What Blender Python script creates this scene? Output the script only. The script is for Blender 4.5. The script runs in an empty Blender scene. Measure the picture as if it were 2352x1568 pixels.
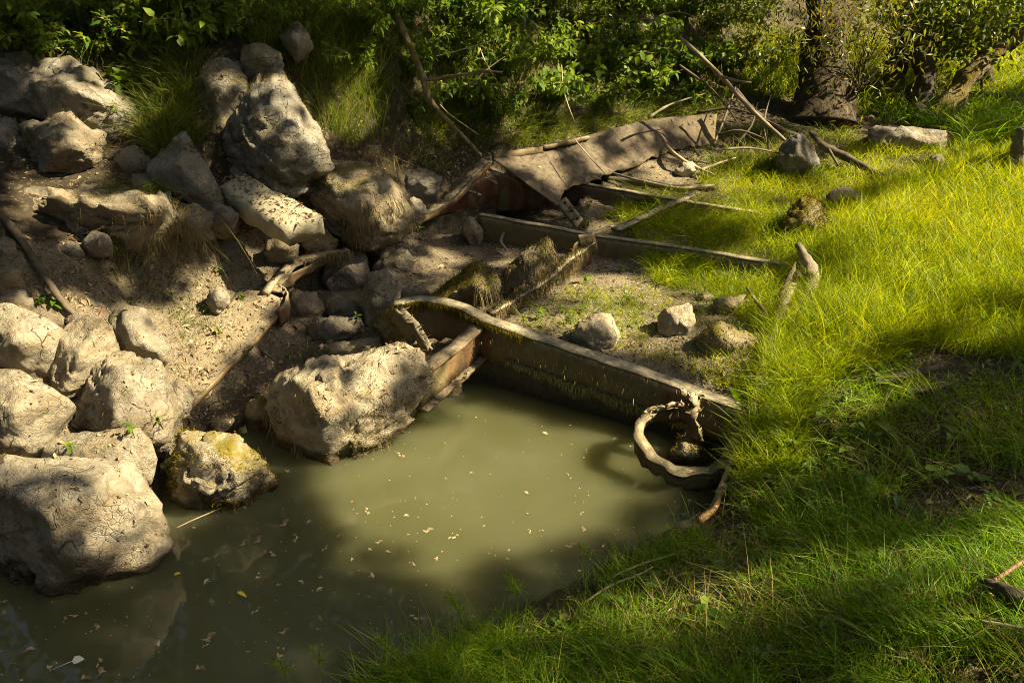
import bpy, bmesh, math, random
import numpy as np
from mathutils import Vector, Matrix

random.seed(7)
RNG = np.random.default_rng(7)
SC = bpy.context.scene
COL = SC.collection

# ------------------------------------------------------------------ camera
CAM = np.array([0.0, 0.0, 2.6])
PITCH = math.radians(28.0)
cd = bpy.data.cameras.new('camera')
cd.lens = 28.0; cd.sensor_width = 36.0; cd.clip_start = 0.05; cd.clip_end = 600.0
co = bpy.data.objects.new('camera', cd); COL.objects.link(co)
co.location = CAM; co.rotation_euler = (math.pi / 2 - PITCH, 0, 0)
SC.camera = co

# ------------------------------------------------------------------ world and sun
SUN = np.array([0.96, -0.14, 0.92]); SUN = SUN / np.linalg.norm(SUN)
SUN_EL = math.asin(SUN[2]); SUN_AZ = math.atan2(SUN[0], SUN[1])
w = bpy.data.worlds.new('World'); SC.world = w; w.use_nodes = True
nt = w.node_tree; nt.nodes.clear()
sky = nt.nodes.new('ShaderNodeTexSky'); sky.sky_type = 'NISHITA'; sky.sun_disc = False
sky.sun_elevation = SUN_EL; sky.sun_rotation = SUN_AZ
sky.air_density = .8; sky.dust_density = 4.0; sky.ozone_density = .2
bg = nt.nodes.new('ShaderNodeBackground'); bg.inputs['Strength'].default_value = 0.05
wo = nt.nodes.new('ShaderNodeOutputWorld')
nt.links.new(sky.outputs[0], bg.inputs[0]); nt.links.new(bg.outputs[0], wo.inputs[0])
sl = bpy.data.lights.new('sun', 'SUN'); sl.energy = 5.0; sl.angle = math.radians(0.5); sl.color = (1.0, 0.85, 0.54)
so = bpy.data.objects.new('sun', sl); COL.objects.link(so)
so.location = tuple(SUN * 30); so.rotation_euler = Vector(SUN).to_track_quat('Z', 'Y').to_euler()
SC.view_settings.view_transform = 'Standard'; SC.view_settings.look = 'None'
SC.view_settings.exposure = 2.05; SC.view_settings.gamma = 1.0; SC.view_settings.use_curve_mapping = False
SC.cycles.use_denoising = True; SC.cycles.denoiser = 'OPENIMAGEDENOISE'; SC.cycles.denoising_input_passes = 'RGB_ALBEDO_NORMAL'; SC.cycles.denoising_prefilter = 'NONE'; SC.cycles.filter_width = 1.0
SC.cycles.sampling_pattern = 'BLUE_NOISE'; SC.cycles.adaptive_threshold = .004
SC.cycles.max_bounces = 7; SC.cycles.diffuse_bounces = 3; SC.cycles.glossy_bounces = 2
SC.cycles.transmission_bounces = 4; SC.cycles.transparent_max_bounces = 4
SC.cycles.sample_clamp_indirect = 1.5; SC.cycles.caustics_reflective = False; SC.cycles.caustics_refractive = False

# ------------------------------------------------------------------ places in the photograph -> places in the world
FPX = 28.0 / 36.0 * 2352; CX, CY = 1176.0, 784.0
R_ = np.array([1.0, 0, 0]); U_ = np.array([0, math.sin(PITCH), math.cos(PITCH)]); F_ = np.array([0, math.cos(PITCH), -math.sin(PITCH)])
def ray(u, v): return F_ + (u - CX) / FPX * R_ + (CY - v) / FPX * U_
def P(u, v, z):
    d = ray(u, v); return CAM + d * ((z - CAM[2]) / d[2])
def PD(u, v, depth): return CAM + ray(u, v) * depth
def depth_of(p): return float(np.dot(np.asarray(p) - CAM, F_))
def to_px(p):
    q = np.atleast_2d(p) - CAM; d = np.maximum(q @ F_, 1e-3)
    return CX + FPX * (q @ R_) / d, CY - FPX * (q @ U_) / d, q @ F_

# ------------------------------------------------------------------ numpy noise
def _h(ix, iy, iz, s):
    with np.errstate(over='ignore'):
        h = (ix.astype(np.uint32) * np.uint32(374761393) + iy.astype(np.uint32) * np.uint32(668265263)
             + iz.astype(np.uint32) * np.uint32(2147483647 // 3) + np.uint32((s * 974711 + 12345) & 0xffffffff))
        h = (h ^ (h >> np.uint32(13))) * np.uint32(1274126177)
        h = (h ^ (h >> np.uint32(15))) * np.uint32(2246822519)
        h = h ^ (h >> np.uint32(16))
    return h.astype(np.float64) / 4294967295.0
def vnoise(p, s=0):
    p = np.asarray(p, float); i = np.floor(p).astype(np.int64); f = p - i; f = f * f * f * (f * (f * 6 - 15) + 10)
    r = 0
    for a in (0, 1):
        wa = f[:, 0] if a else 1 - f[:, 0]
        for b in (0, 1):
            wb = f[:, 1] if b else 1 - f[:, 1]
            for c in (0, 1):
                wc = f[:, 2] if c else 1 - f[:, 2]
                r = r + wa * wb * wc * _h(i[:, 0] + a, i[:, 1] + b, i[:, 2] + c, s)
    return r * 2 - 1
def fbm(p, octv=4, s=0):
    r = 0; a = 1; n = 0; p = np.asarray(p, float)
    for k in range(octv):
        r = r + a * vnoise(p + 17.3 * k, s + k); n += a; a *= .5; p = p * 2.03
    return r / n
def chip(p, s=0):
    """cell-wise tilted facets: broken stone"""
    p = np.asarray(p, float); i = np.floor(p).astype(np.int64)
    best = np.full(len(p), 1e9); val = np.zeros(len(p))
    for a in (-1, 0, 1):
        for b in (-1, 0, 1):
            for c in (-1, 0, 1):
                x, y, z = i[:, 0] + a, i[:, 1] + b, i[:, 2] + c
                ctr = np.stack([x + _h(x, y, z, s + 1), y + _h(x, y, z, s + 2), z + _h(x, y, z, s + 3)], 1)
                d = p - ctr; dd = (d * d).sum(1)
                dr = np.stack([_h(x, y, z, s + 4), _h(x, y, z, s + 5), _h(x, y, z, s + 6)], 1) * 2 - 1
                vv = (d * dr).sum(1) * 1.0 + (_h(x, y, z, s + 7) - .5)
                m = dd < best; best = np.where(m, dd, best); val = np.where(m, vv, val)
    return val

# ------------------------------------------------------------------ mesh helpers
def put(o, parent=None, loc=None):
    COL.objects.link(o)
    if parent is not None: o.parent = parent
    if loc is not None: o.location = tuple(loc)
    return o
def tag(o, label=None, cat=None, group=None, kind=None):
    if label: o['label'] = label
    if cat: o['category'] = cat
    if group: o['group'] = group
    if kind: o['kind'] = kind
    return o
def empty(name, loc):
    o = bpy.data.objects.new(name, None); o.empty_display_size = .1
    return put(o, loc=loc)
def mesh_np(name, V, quads=None, tris=None, rnd=None, smooth=False):
    me = bpy.data.meshes.new(name); V = np.asarray(V, np.float32)
    me.vertices.add(len(V)); me.vertices.foreach_set('co', V.ravel())
    nq = 0 if quads is None else len(quads); ntr = 0 if tris is None else len(tris)
    parts = []
    if nq: parts.append(np.asarray(quads, np.int32).ravel())
    if ntr: parts.append(np.asarray(tris, np.int32).ravel())
    li = np.concatenate(parts) if parts else np.zeros(0, np.int32)
    me.loops.add(len(li)); me.loops.foreach_set('vertex_index', li)
    st = np.concatenate([np.arange(nq) * 4, nq * 4 + np.arange(ntr) * 3]).astype(np.int32)
    me.polygons.add(nq + ntr); me.polygons.foreach_set('loop_start', st)
    if smooth: me.polygons.foreach_set('use_smooth', np.ones(nq + ntr, bool))
    me.update(calc_edges=True)
    if rnd is not None:
        at = me.attributes.new('rnd', 'FLOAT', 'POINT'); at.data.foreach_set('value', np.asarray(rnd, np.float32))
    return me
def obj(name, me, mat=None, parent=None, origin=None):
    """vertices of me are in world space; origin = where the object (or its parent) stands"""
    if origin is not None: me.transform(Matrix.Translation(-Vector(origin)))
    if mat is not None: me.materials.append(mat)
    o = bpy.data.objects.new(name, me)
    return put(o, parent, None if (origin is None or parent is not None) else origin)

def tube(pts, rad, n=8, rough=0.0, seed=0, sub=1):
    pts = np.asarray(pts, float); rad = np.asarray(rad, float)
    if sub > 1:
        t = np.arange(len(pts)); tt = np.linspace(0, len(pts) - 1, (len(pts) - 1) * sub + 1)
        # catmull-rom
        k = np.minimum(tt.astype(int), len(pts) - 2); f = (tt - k)[:, None]
        g = lambda j: pts[np.clip(j, 0, len(pts) - 1)]
        p0, p1, p2, p3 = g(k - 1), g(k), g(k + 1), g(k + 2)
        npts = .5 * ((2 * p1) + (-p0 + p2) * f + (2 * p0 - 5 * p1 + 4 * p2 - p3) * f ** 2 + (-p0 + 3 * p1 - 3 * p2 + p3) * f ** 3)
        rad = np.interp(tt, t, rad); pts = npts
    m = len(pts); tg = np.gradient(pts, axis=0); tg /= np.linalg.norm(tg, axis=1)[:, None] + 1e-9
    ref = np.array([0, 0, 1.0]) if abs(tg[0][2]) < .8 else np.array([0, 1.0, 0])
    V = []
    for i in range(m):
        a = np.cross(tg[i], ref); a /= np.linalg.norm(a) + 1e-9; b = np.cross(a, tg[i])
        an = np.linspace(0, 2 * math.pi, n, endpoint=False)
        V.append(pts[i] + rad[i] * (np.cos(an)[:, None] * a + np.sin(an)[:, None] * b))
    V = np.concatenate(V)
    if rough:
        ctr = np.repeat(pts, n, 0); rr = np.repeat(rad, n)
        dr = (V - ctr)
        V = ctr + dr * (1 + rough * (fbm(V / (rr.mean() * 1.1) + seed * 3.1, 3, seed) + .6 * fbm(V * np.array([1, 1, .25]) / (rr.mean() * .35) + seed, 2, seed + 9)))[:, None]
    Q = []
    for i in range(m - 1):
        for j in range(n):
            k = (j + 1) % n; Q.append((i * n + j, i * n + k, (i + 1) * n + k, (i + 1) * n + j))
    V = np.concatenate([V, pts[:1], pts[-1:]]); c0, c1 = m * n, m * n + 1
    T = [(c0, (j + 1) % n, j) for j in range(n)] + [(c1, (m - 1) * n + j, (m - 1) * n + (j + 1) % n) for j in range(n)]
    return V, np.array(Q), np.array(T)
def join(parts):
    V, Q, T, o = [], [], [], 0
    for v, q, t in parts:
        V.append(v)
        if q is not None and len(q): Q.append(np.asarray(q) + o)
        if t is not None and len(t): T.append(np.asarray(t) + o)
        o += len(v)
    return np.concatenate(V), (np.concatenate(Q) if Q else None), (np.concatenate(T) if T else None)
def resample(pts, step):
    pts = np.asarray(pts, float); d = np.r_[0, np.cumsum(np.linalg.norm(np.diff(pts, axis=0), axis=1))]
    n = max(2, int(d[-1] / step) + 1); t = np.linspace(0, d[-1], n)
    return np.stack([np.interp(t, d, pts[:, k]) for k in range(3)], 1), t
def sweep(pts, w0, w1, h0, h1, step=.05, rag0=0., rag1=0., wob=0.004, seed=0, tilt=None, hs=1):
    """closed box section swept along a line: w0..w1 sideways (right of travel), h0..h1 up; rag = raggedness of lower / far edge"""
    p, t = resample(pts, step); m = len(p)
    tg = np.gradient(p, axis=0); tg[:, 2] = 0; tg /= np.linalg.norm(tg, axis=1)[:, None] + 1e-9
    sd = np.stack([tg[:, 1], -tg[:, 0], np.zeros(m)], 1); up = np.array([0, 0, 1.0])
    nz = lambda k, sc: fbm(np.stack([t / sc, np.full(m, seed * 7.7 + k), np.zeros(m)], 1), 3, seed + k)
    W0 = w0 + rag1 * 0; H0 = h0 - rag0 * (nz(1, .07) + .6); W1 = w1 + rag1 * nz(2, .08)
    sec = [(w0, None), (w1, None)]
    A = p + sd * w0; B = p + sd * W1[:, None] if rag1 else p + sd * w1
    rows = []
    lo = H0[:, None] * up if rag0 else np.tile(h0 * up, (m, 1))
    hi = np.tile(h1 * up, (m, 1))
    levels = [lo + (hi - lo) * k / hs for k in range(hs + 1)]
    ring = [A + L for L in levels] + [B + L for L in reversed(levels)]
    n = len(ring)
    V = np.stack(ring, 1).reshape(-1, 3)
    V = V + wob * np.stack([fbm(V * 9 + seed, 3, seed + 3), fbm(V * 9 + 5 + seed, 3, seed + 4), fbm(V * 9 + 9 + seed, 3, seed + 5)], 1)
    Q = [(i * n + j, i * n + (j + 1) % n, (i + 1) * n + (j + 1) % n, (i + 1) * n + j) for i in range(m - 1) for j in range(n)]
    if n == 4: Q += [(3, 2, 1, 0), tuple((m - 1) * 4 + k for k in range(4))]
    else:
        for k in range(hs):
            a, b, c, d = k, k + 1, n - 2 - k, n - 1 - k
            Q += [(d, c, b, a), ((m - 1) * n + a, (m - 1) * n + b, (m - 1) * n + c, (m - 1) * n + d)]
    return V, np.array(Q), None

# blades and leaves -------------------------------------------------
def unit(a): return a / (np.linalg.norm(a, axis=-1, keepdims=True) + 1e-9)
def blades(pos, dr, bend, h, wd, nseg=3):
    """ribbons: pos(t) = pos + dr*h*t + bend*h*t^2"""
    n = len(pos); h = np.broadcast_to(h, n)[:, None]; wd = np.broadcast_to(wd, n)[:, None]
    side = unit(np.cross(dr + bend * .5, RNG.normal(size=(n, 3))))
    rows = []
    for k in range(nseg):
        t = k / nseg; c = pos + dr * h * t + bend * h * t * t; ww = wd * .5 * (1 - .75 * t ** 1.5)
        rows += [c - side * ww, c + side * ww]
    rows.append(pos + dr * h + bend * h)
    m = len(rows); V = np.stack(rows, 1).reshape(-1, 3); b = np.arange(n) * m
    Q = [np.stack([b + 2 * k, b + 2 * k + 1, b + 2 * k + 3, b + 2 * k + 2], 1) for k in range(nseg - 1)]
    T = np.stack([b + 2 * nseg - 2, b + 2 * nseg - 1, b + 2 * nseg], 1)
    return V, (np.concatenate(Q) if Q else None), T, np.repeat(np.arange(n), m)
LEAF = {'diamond': ([(0, 0, 0), (.42, .5, .0), (1, 0, -.06), (.42, -.5, .0)], [(0, 1, 2, 3)], []),
        'fold': ([(0, 0, 0), (.4, .5, .1), (.45, 0, 0), (1, 0, -.12), (.4, -.5, .1)], [], [(0, 1, 2), (2, 1, 3), (0, 2, 4), (2, 3, 4)]),
        'ovate': ([(0, 0, 0), (.22, .42, .07), (.6, .36, .05), (1, 0, -.16), (.6, -.36, .05), (.22, -.42, .07), (.25, 0, .0), (.62, 0, -.03)],
                  [(6, 1, 2, 7), (6, 7, 4, 5)], [(0, 1, 6), (7, 2, 3), (0, 6, 5), (7, 3, 4)])}
def leaves(pos, axis, nrm, L, W, shape='fold'):
    n = len(pos); axis = unit(axis); sd = unit(np.cross(nrm, axis)); nm = np.cross(axis, sd)
    L = np.broadcast_to(L, n)[:, None]; W = np.broadcast_to(W, n)[:, None]
    tv, tq, tt = LEAF[shape]; m = len(tv)
    V = np.stack([pos + axis * L * a + sd * W * b + nm * L * c for a, b, c in tv], 1).reshape(-1, 3)
    b = (np.arange(n) * m)[:, None]
    Q = np.concatenate([b + np.array(q)[None] for q in tq]) if tq else None
    T = np.concatenate([b + np.array(t)[None] for t in tt]) if tt else None
    return V, Q, T, np.repeat(np.arange(n), m)

# ------------------------------------------------------------------ materials
class NB:
    def __init__(s, name):
        s.m = bpy.data.materials.new(name); s.m.use_nodes = True; s.t = s.m.node_tree; s.t.nodes.clear()
        s.out = s.t.nodes.new('ShaderNodeOutputMaterial')
        s.co = None
    def n(s, typ, **kw):
        nd = s.t.nodes.new(typ)
        for k, v in kw.items(): setattr(nd, k, v)
        return nd
    def l(s, a, b): s.t.links.new(a, b)
    def pos(s):
        if s.co is None: s.co = s.n('ShaderNodeNewGeometry')
        return s.co.outputs['Position']
    def noise(s, scale, detail=5, rough=.6, dist=0., stretch=None, vec=None):
        nd = s.n('ShaderNodeTexNoise'); nd.inputs['Scale'].default_value = scale; nd.inputs['Detail'].default_value = detail
        nd.inputs['Roughness'].default_value = rough; nd.inputs['Distortion'].default_value = dist
        v = vec or s.pos()
        if stretch:
            mp = s.n('ShaderNodeMapping'); mp.inputs['Scale'].default_value = stretch; s.l(v, mp.inputs[0]); v = mp.outputs[0]
        s.l(v, nd.inputs['Vector']); return nd.outputs['Fac']
    def voro(s, scale, feature='F1', out='Distance', rnd=1.):
        nd = s.n('ShaderNodeTexVoronoi', feature=feature); nd.inputs['Scale'].default_value = scale; nd.inputs['Randomness'].default_value = rnd
        s.l(s.pos(), nd.inputs['Vector']); return nd.outputs[out]
    def ramp(s, fac, stops):
        nd = s.n('ShaderNodeValToRGB'); e = nd.color_ramp.elements
        while len(e) < len(stops): e.new(.5)
        for k, (p, c) in enumerate(stops):
            e[k].position = p; e[k].color = (c, c, c, 1) if isinstance(c, (int, float)) else (*c, 1)
        s.l(fac, nd.inputs[0]); return nd.outputs[0]
    def mix(s, fac, a, b, mode='MIX'):
        nd = s.n('ShaderNodeMix', data_type='RGBA', blend_type=mode)
        for x, i in ((fac, 0), (a, 6), (b, 7)):
            if isinstance(x, tuple): nd.inputs[i].default_value = (*x, 1)
            elif isinstance(x, (int, float)): nd.inputs[i].default_value = x
            else: s.l(x, nd.inputs[i])
        return nd.outputs[2]
    def math(s, op, a, b=0.):
        nd = s.n('ShaderNodeMath', operation=op)
        for x, i in ((a, 0), (b, 1)):
            if isinstance(x, (int, float)): nd.inputs[i].default_value = x
            else: s.l(x, nd.inputs[i])
        return nd.outputs[0]
    def nz(s):
        s.pos(); sp = s.n('ShaderNodeSeparateXYZ'); s.l(s.co.outputs['Normal'], sp.inputs[0]); return sp.outputs[2]
    def pz(s):
        sp = s.n('ShaderNodeSeparateXYZ'); s.l(s.pos(), sp.inputs[0]); return sp.outputs[2]
    def attr(s, name):
        a = s.n('ShaderNodeAttribute', attribute_name=name); return a.outputs['Fac']
    def bump(s, h, strength, dist, nrm=None):
        b = s.n('ShaderNodeBump'); b.inputs['Strength'].default_value = strength; b.inputs['Distance'].default_value = dist
        s.l(h, b.inputs['Height'])
        if nrm is not None: s.l(nrm, b.inputs['Normal'])
        return b.outputs[0]
    def principled(s, color, rough=.85, nrm=None, spec=.25, metal=0.):
        b = s.n('ShaderNodeBsdfPrincipled')
        for x, k in ((color, 'Base Color'), (rough, 'Roughness')):
            if isinstance(x, tuple): b.inputs[k].default_value = (*x, 1)
            elif isinstance(x, (int, float)): b.inputs[k].default_value = x
            else: s.l(x, b.inputs[k])
        b.inputs['Specular IOR Level'].default_value = spec; b.inputs['Metallic'].default_value = metal
        if nrm is not None: s.l(nrm, b.inputs['Normal'])
        return b
    def done(s, sh): s.l(sh.outputs[0], s.out.inputs[0]); return s.m

def rock_mat(name, tan=(.28, .245, .18), grey=(.21, .195, .168), greyamt=.5, moss=.3, mosscol=(.085, .075, .012), dark=.5):
    b = NB(name)
    base = b.mix(b.ramp(b.noise(2.3, 6, .62, .4), [(.5 - .3 * (1 - greyamt) - .05 + .1, 0.), (.78 - .25 * greyamt, 1.)]), tan, grey)
    base = b.mix(b.ramp(b.noise(9, 7, .7), [(.3, .0), (.75, .8)]), base, b.mix(.5, base, tuple(c * 1.35 for c in tan)))
    oi = b.n('ShaderNodeObjectInfo'); vv = b.math('ADD', .85, b.math('MULTIPLY', oi.outputs['Random'], .4))
    base = b.mix(1., base, b.ramp(vv, [(0, (0, 0, 0)), (1, (1., 1., 1.))]), 'MULTIPLY')
    gr = b.n('ShaderNodeRGBToBW'); b.l(base, gr.inputs[0]); gfac = b.ramp(b.math('FRACT', b.math('MULTIPLY', oi.outputs['Random'], 7.3)), [(.2, 0), (1, .4)]); base = b.mix(gfac, base, gr.outputs[0])
    lay = b.ramp(b.noise(5, 5, .65, .8, (.5, .5, 2.2)), [(.45, 0), (.6, .55)]); base = b.mix(lay, base, b.mix(1., base, (.72, .60, .45), 'MULTIPLY'))
    mo = b.ramp(b.noise(6.5, 9, .74, .7), [(.44, 0), (.60, 1)]); base = b.mix(b.math('MULTIPLY', mo, .7), base, b.mix(1., base, (.58, .53, .45), 'MULTIPLY'))
    mo2 = b.ramp(b.noise(17, 8, .75, .4), [(.50, 0), (.62, 1)]); base = b.mix(b.math('MULTIPLY', mo2, .4), base, b.mix(1., base, (.60, .56, .48), 'MULTIPLY'))
    # dried silt crust with small cracks
    crk = b.voro(26, 'DISTANCE_TO_EDGE'); crust = b.ramp(b.noise(5.5, 5, .65, .6), [(.5, 0), (.62, 1)])
    base = b.mix(b.math('MULTIPLY', b.ramp(crk, [(0, 1), (.035, 0)]), b.math('MULTIPLY', crust, .6)), base, (.09, .075, .05))
    # fracture lines
    wv = b.n('ShaderNodeTexNoise'); wv.inputs['Scale'].default_value = 3.; wv.inputs['Detail'].default_value = 4; b.l(b.pos(), wv.inputs['Vector'])
    va = b.n('ShaderNodeVectorMath', operation='MULTIPLY_ADD'); b.l(wv.outputs['Color'], va.inputs[0]); va.inputs[1].default_value = (.8, .8, .5); b.l(b.pos(), va.inputs[2])
    vo = b.n('ShaderNodeTexVoronoi', feature='DISTANCE_TO_EDGE'); vo.inputs['Scale'].default_value = 2.6; b.l(va.outputs[0], vo.inputs['Vector'])
    frac = b.math('MULTIPLY', b.ramp(vo.outputs['Distance'], [(0, 1), (.016, 0)]), b.ramp(b.noise(2.4, 3), [(.50, 0), (.62, 1)]))
    base = b.mix(b.math('MULTIPLY', frac, .4), base, (.045, .036, .024))
    # iron and lichen stains
    st = b.ramp(b.noise(3.0, 8, .75, 1.4, (1, 1, .5)), [(.50, 0.), (.66, dark)])
    base = b.mix(st, base, (.075, .062, .042))
    sp = b.ramp(b.noise(34, 5, .7), [(.60, 0), (.70, .5)]); base = b.mix(sp, base, (.11, .09, .06))
    mz = b.ramp(b.nz(), [(.15, .25), (.75, 1.)])
    mn = b.ramp(b.noise(3.1, 7, .72, .8), [(.62 - .32 * moss, 0.), (.72 - .25 * moss, 1.)])
    mm = b.math('MULTIPLY', b.math('MULTIPLY', mz, mn), min(1., moss * 2.2))
    mc = b.mix(b.noise(30, 4), mosscol, (.17, .135, .018))
    base = b.mix(mm, base, mc)
    h = b.math('ADD', b.math('MULTIPLY', b.noise(7, 9, .68, .3), 1.0), b.math('MULTIPLY', b.noise(38, 6, .7), .35))
    h = b.math('ADD', h, b.math('MULTIPLY', b.ramp(crk, [(0, 0), (.05, 1)]), b.math('MULTIPLY', crust, .14)))
    h = b.math('SUBTRACT', h, b.math('MULTIPLY', frac, .35))
    n1 = b.bump(h, 1., .045)
    wet = b.ramp(b.math('ADD', b.pz(), b.math('MULTIPLY', b.noise(6, 4), -.12)), [(.0, 1.), (.035, 0)])
    base = b.mix(wet, base, b.mix(1., base, (.30, .27, .22), 'MULTIPLY'))
    return b.done(b.principled(base, b.math('SUBTRACT', .92, b.math('MULTIPLY', wet, .5)), n1, .25))
ROCK = {}
def rockm(kind):
    if kind not in ROCK:
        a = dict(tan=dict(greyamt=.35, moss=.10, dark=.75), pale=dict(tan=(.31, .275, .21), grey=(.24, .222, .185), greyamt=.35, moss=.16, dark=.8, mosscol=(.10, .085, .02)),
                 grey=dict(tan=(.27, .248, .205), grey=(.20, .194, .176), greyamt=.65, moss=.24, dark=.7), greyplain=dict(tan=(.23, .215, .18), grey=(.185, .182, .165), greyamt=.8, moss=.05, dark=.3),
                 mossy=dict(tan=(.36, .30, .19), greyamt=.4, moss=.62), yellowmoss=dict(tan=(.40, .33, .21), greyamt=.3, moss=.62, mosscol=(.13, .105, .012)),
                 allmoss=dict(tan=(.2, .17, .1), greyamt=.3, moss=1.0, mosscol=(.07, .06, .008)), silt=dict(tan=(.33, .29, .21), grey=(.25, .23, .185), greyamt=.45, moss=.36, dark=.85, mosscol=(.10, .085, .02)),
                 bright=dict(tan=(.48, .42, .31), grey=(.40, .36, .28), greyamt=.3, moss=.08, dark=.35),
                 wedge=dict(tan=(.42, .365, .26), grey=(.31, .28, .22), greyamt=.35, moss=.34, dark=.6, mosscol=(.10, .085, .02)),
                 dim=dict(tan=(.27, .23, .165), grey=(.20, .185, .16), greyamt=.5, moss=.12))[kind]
        ROCK[kind] = rock_mat('rock_' + kind, **a)
    return ROCK[kind]

def mk_ground():
    b = NB('soil_and_silt')
    hum = b.attr('rnd')
    silt = b.mix(b.noise(3.2, 6, .65), (.20, .16, .105), (.35, .295, .205))
    silt = b.mix(b.ramp(b.noise(60, 4, .7), [(.47, 0), (.66, .8)]), silt, (.10, .076, .046))
    silt = b.mix(b.ramp(b.noise(13, 6, .7, .5), [(.50, 0), (.70, .7)]), silt, (.12, .094, .058))
    hs = b.mix(b.noise(5, 6, .7), (.035, .026, .015), (.09, .068, .04))
    hs = b.mix(b.ramp(b.voro(38, 'F1', 'Color'), [(.72, 0), (.8, .7)]), hs, (.20, .16, .10))
    col = b.mix(hum, silt, hs)
    wet = b.ramp(b.math('ADD', b.pz(), b.math('MULTIPLY', b.noise(4, 4), .16)), [(.10, .85), (.26, 0)])
    col = b.mix(wet, col, (.055, .04, .022))
    h = b.math('ADD', b.noise(26, 8, .75), b.math('MULTIPLY', b.noise(110, 3, .6), .4))
    rg = b.math('SUBTRACT', .95, b.math('MULTIPLY', wet, .45))
    return b.done(b.principled(col, rg, b.bump(h, 1., .05), .3))
def mk_water():
    b = NB('murky_water')
    col = b.mix(b.ramp(b.noise(1.1, 3, .5), [(.3, 0), (.7, 1)]), (.052, .053, .021), (.078, .080, .042))
    h = b.noise(3.0, 2, .5)
    p = b.principled(col, .03, b.bump(h, .02, .02), .5)
    p.subsurface_method = 'BURLEY'
    p.inputs['IOR'].default_value = 1.45
    p.inputs['Subsurface Weight'].default_value = 1.0; p.inputs['Subsurface Radius'].default_value = (1.0, .95, .6); p.inputs['Subsurface Scale'].default_value = .30
    return b.done(p)
def mk_rust(name, rust=(.13, .065, .028), silt=(.42, .36, .25), siltamt=.85, algae=.4):
    b = NB(name)
    c = b.mix(b.noise(7, 7, .7), tuple(x * .5 for x in rust), tuple(x * 1.5 for x in rust))
    c = b.mix(b.ramp(b.noise(4, 6, .7, .5, (1, 1, .3)), [(.48 - .2 * algae, 0), (.60 - .15 * algae, .9)]), c, (.15, .122, .058))
    c = b.mix(b.ramp(b.noise(9, 6, .7, .3, (1, 1, .12)), [(.55, 0), (.66, .75)]), c, (.17, .14, .085))
    c = b.mix(b.ramp(b.noise(16, 6, .75), [(.45, 0), (.75, .6)]), c, (.05, .036, .02))
    up = b.ramp(b.nz(), [(.35, 0), (.8, 1)])
    sn = b.ramp(b.noise(14, 6, .7), [(.55 - .45 * siltamt, 0), (.7 - .35 * siltamt, 1)])
    sc = b.mix(b.ramp(b.noise(20, 6, .75), [(.38, 0), (.62, 1)]), silt, tuple(x * .38 for x in silt))
    c = b.mix(b.math('MULTIPLY', up, sn), c, sc)
    h = b.noise(30, 8, .75)
    return b.done(b.principled(c, .85, b.bump(h, .8, .012), .3))
def mk_plain(name, a, c, scale=8, rough=.85, stretch=None, bumpd=.01, bs=.7, spec=.2):
    b = NB(name); n = b.noise(scale, 7, .7, .3, stretch)
    col = b.mix(b.ramp(n, [(.3, 0), (.7, 1)]), a, c)
    return b.done(b.principled(col, rough, b.bump(b.noise(scale * 2.2, 6, .7, .2, stretch), bs, bumpd), spec))
def mk_bark(name, a, c, moss=0.):
    b = NB(name); n = b.noise(22, 6, .7, .6, (1, 1, .22))
    col = b.mix(b.ramp(n, [(.35, 0), (.65, 1)]), a, c)
    if moss:
        col = b.mix(b.math('MULTIPLY', b.ramp(b.nz(), [(0, 0), (.5, 1)]), b.ramp(b.noise(5, 6, .7), [(.6 - .3 * moss, 0), (.7 - .2 * moss, .9)])), col, (.13, .10, .015))
    return b.done(b.principled(col, .95, b.bump(n, 1., .035), .15))
def mk_leaf(name, cols, trans=.45, tcol=None, spec=.3, rough=.45):
    """per-leaf tint from attribute rnd"""
    b = NB(name); r = b.attr('rnd')
    col = b.ramp(r, [(k / (len(cols) - 1), c) for k, c in enumerate(cols)])
    p = b.principled(col, rough, None, spec)
    tr = b.n('ShaderNodeBsdfTranslucent')
    b.l(b.mix(1., col, tcol or (1.5, 1.35, .6), 'MULTIPLY'), tr.inputs[0])
    mx = b.n('ShaderNodeMixShader'); mx.inputs[0].default_value = trans
    b.l(p.outputs[0], mx.inputs[1]); b.l(tr.outputs[0], mx.inputs[2])
    b.l(mx.outputs[0], b.out.inputs[0]); return b.m

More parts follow.
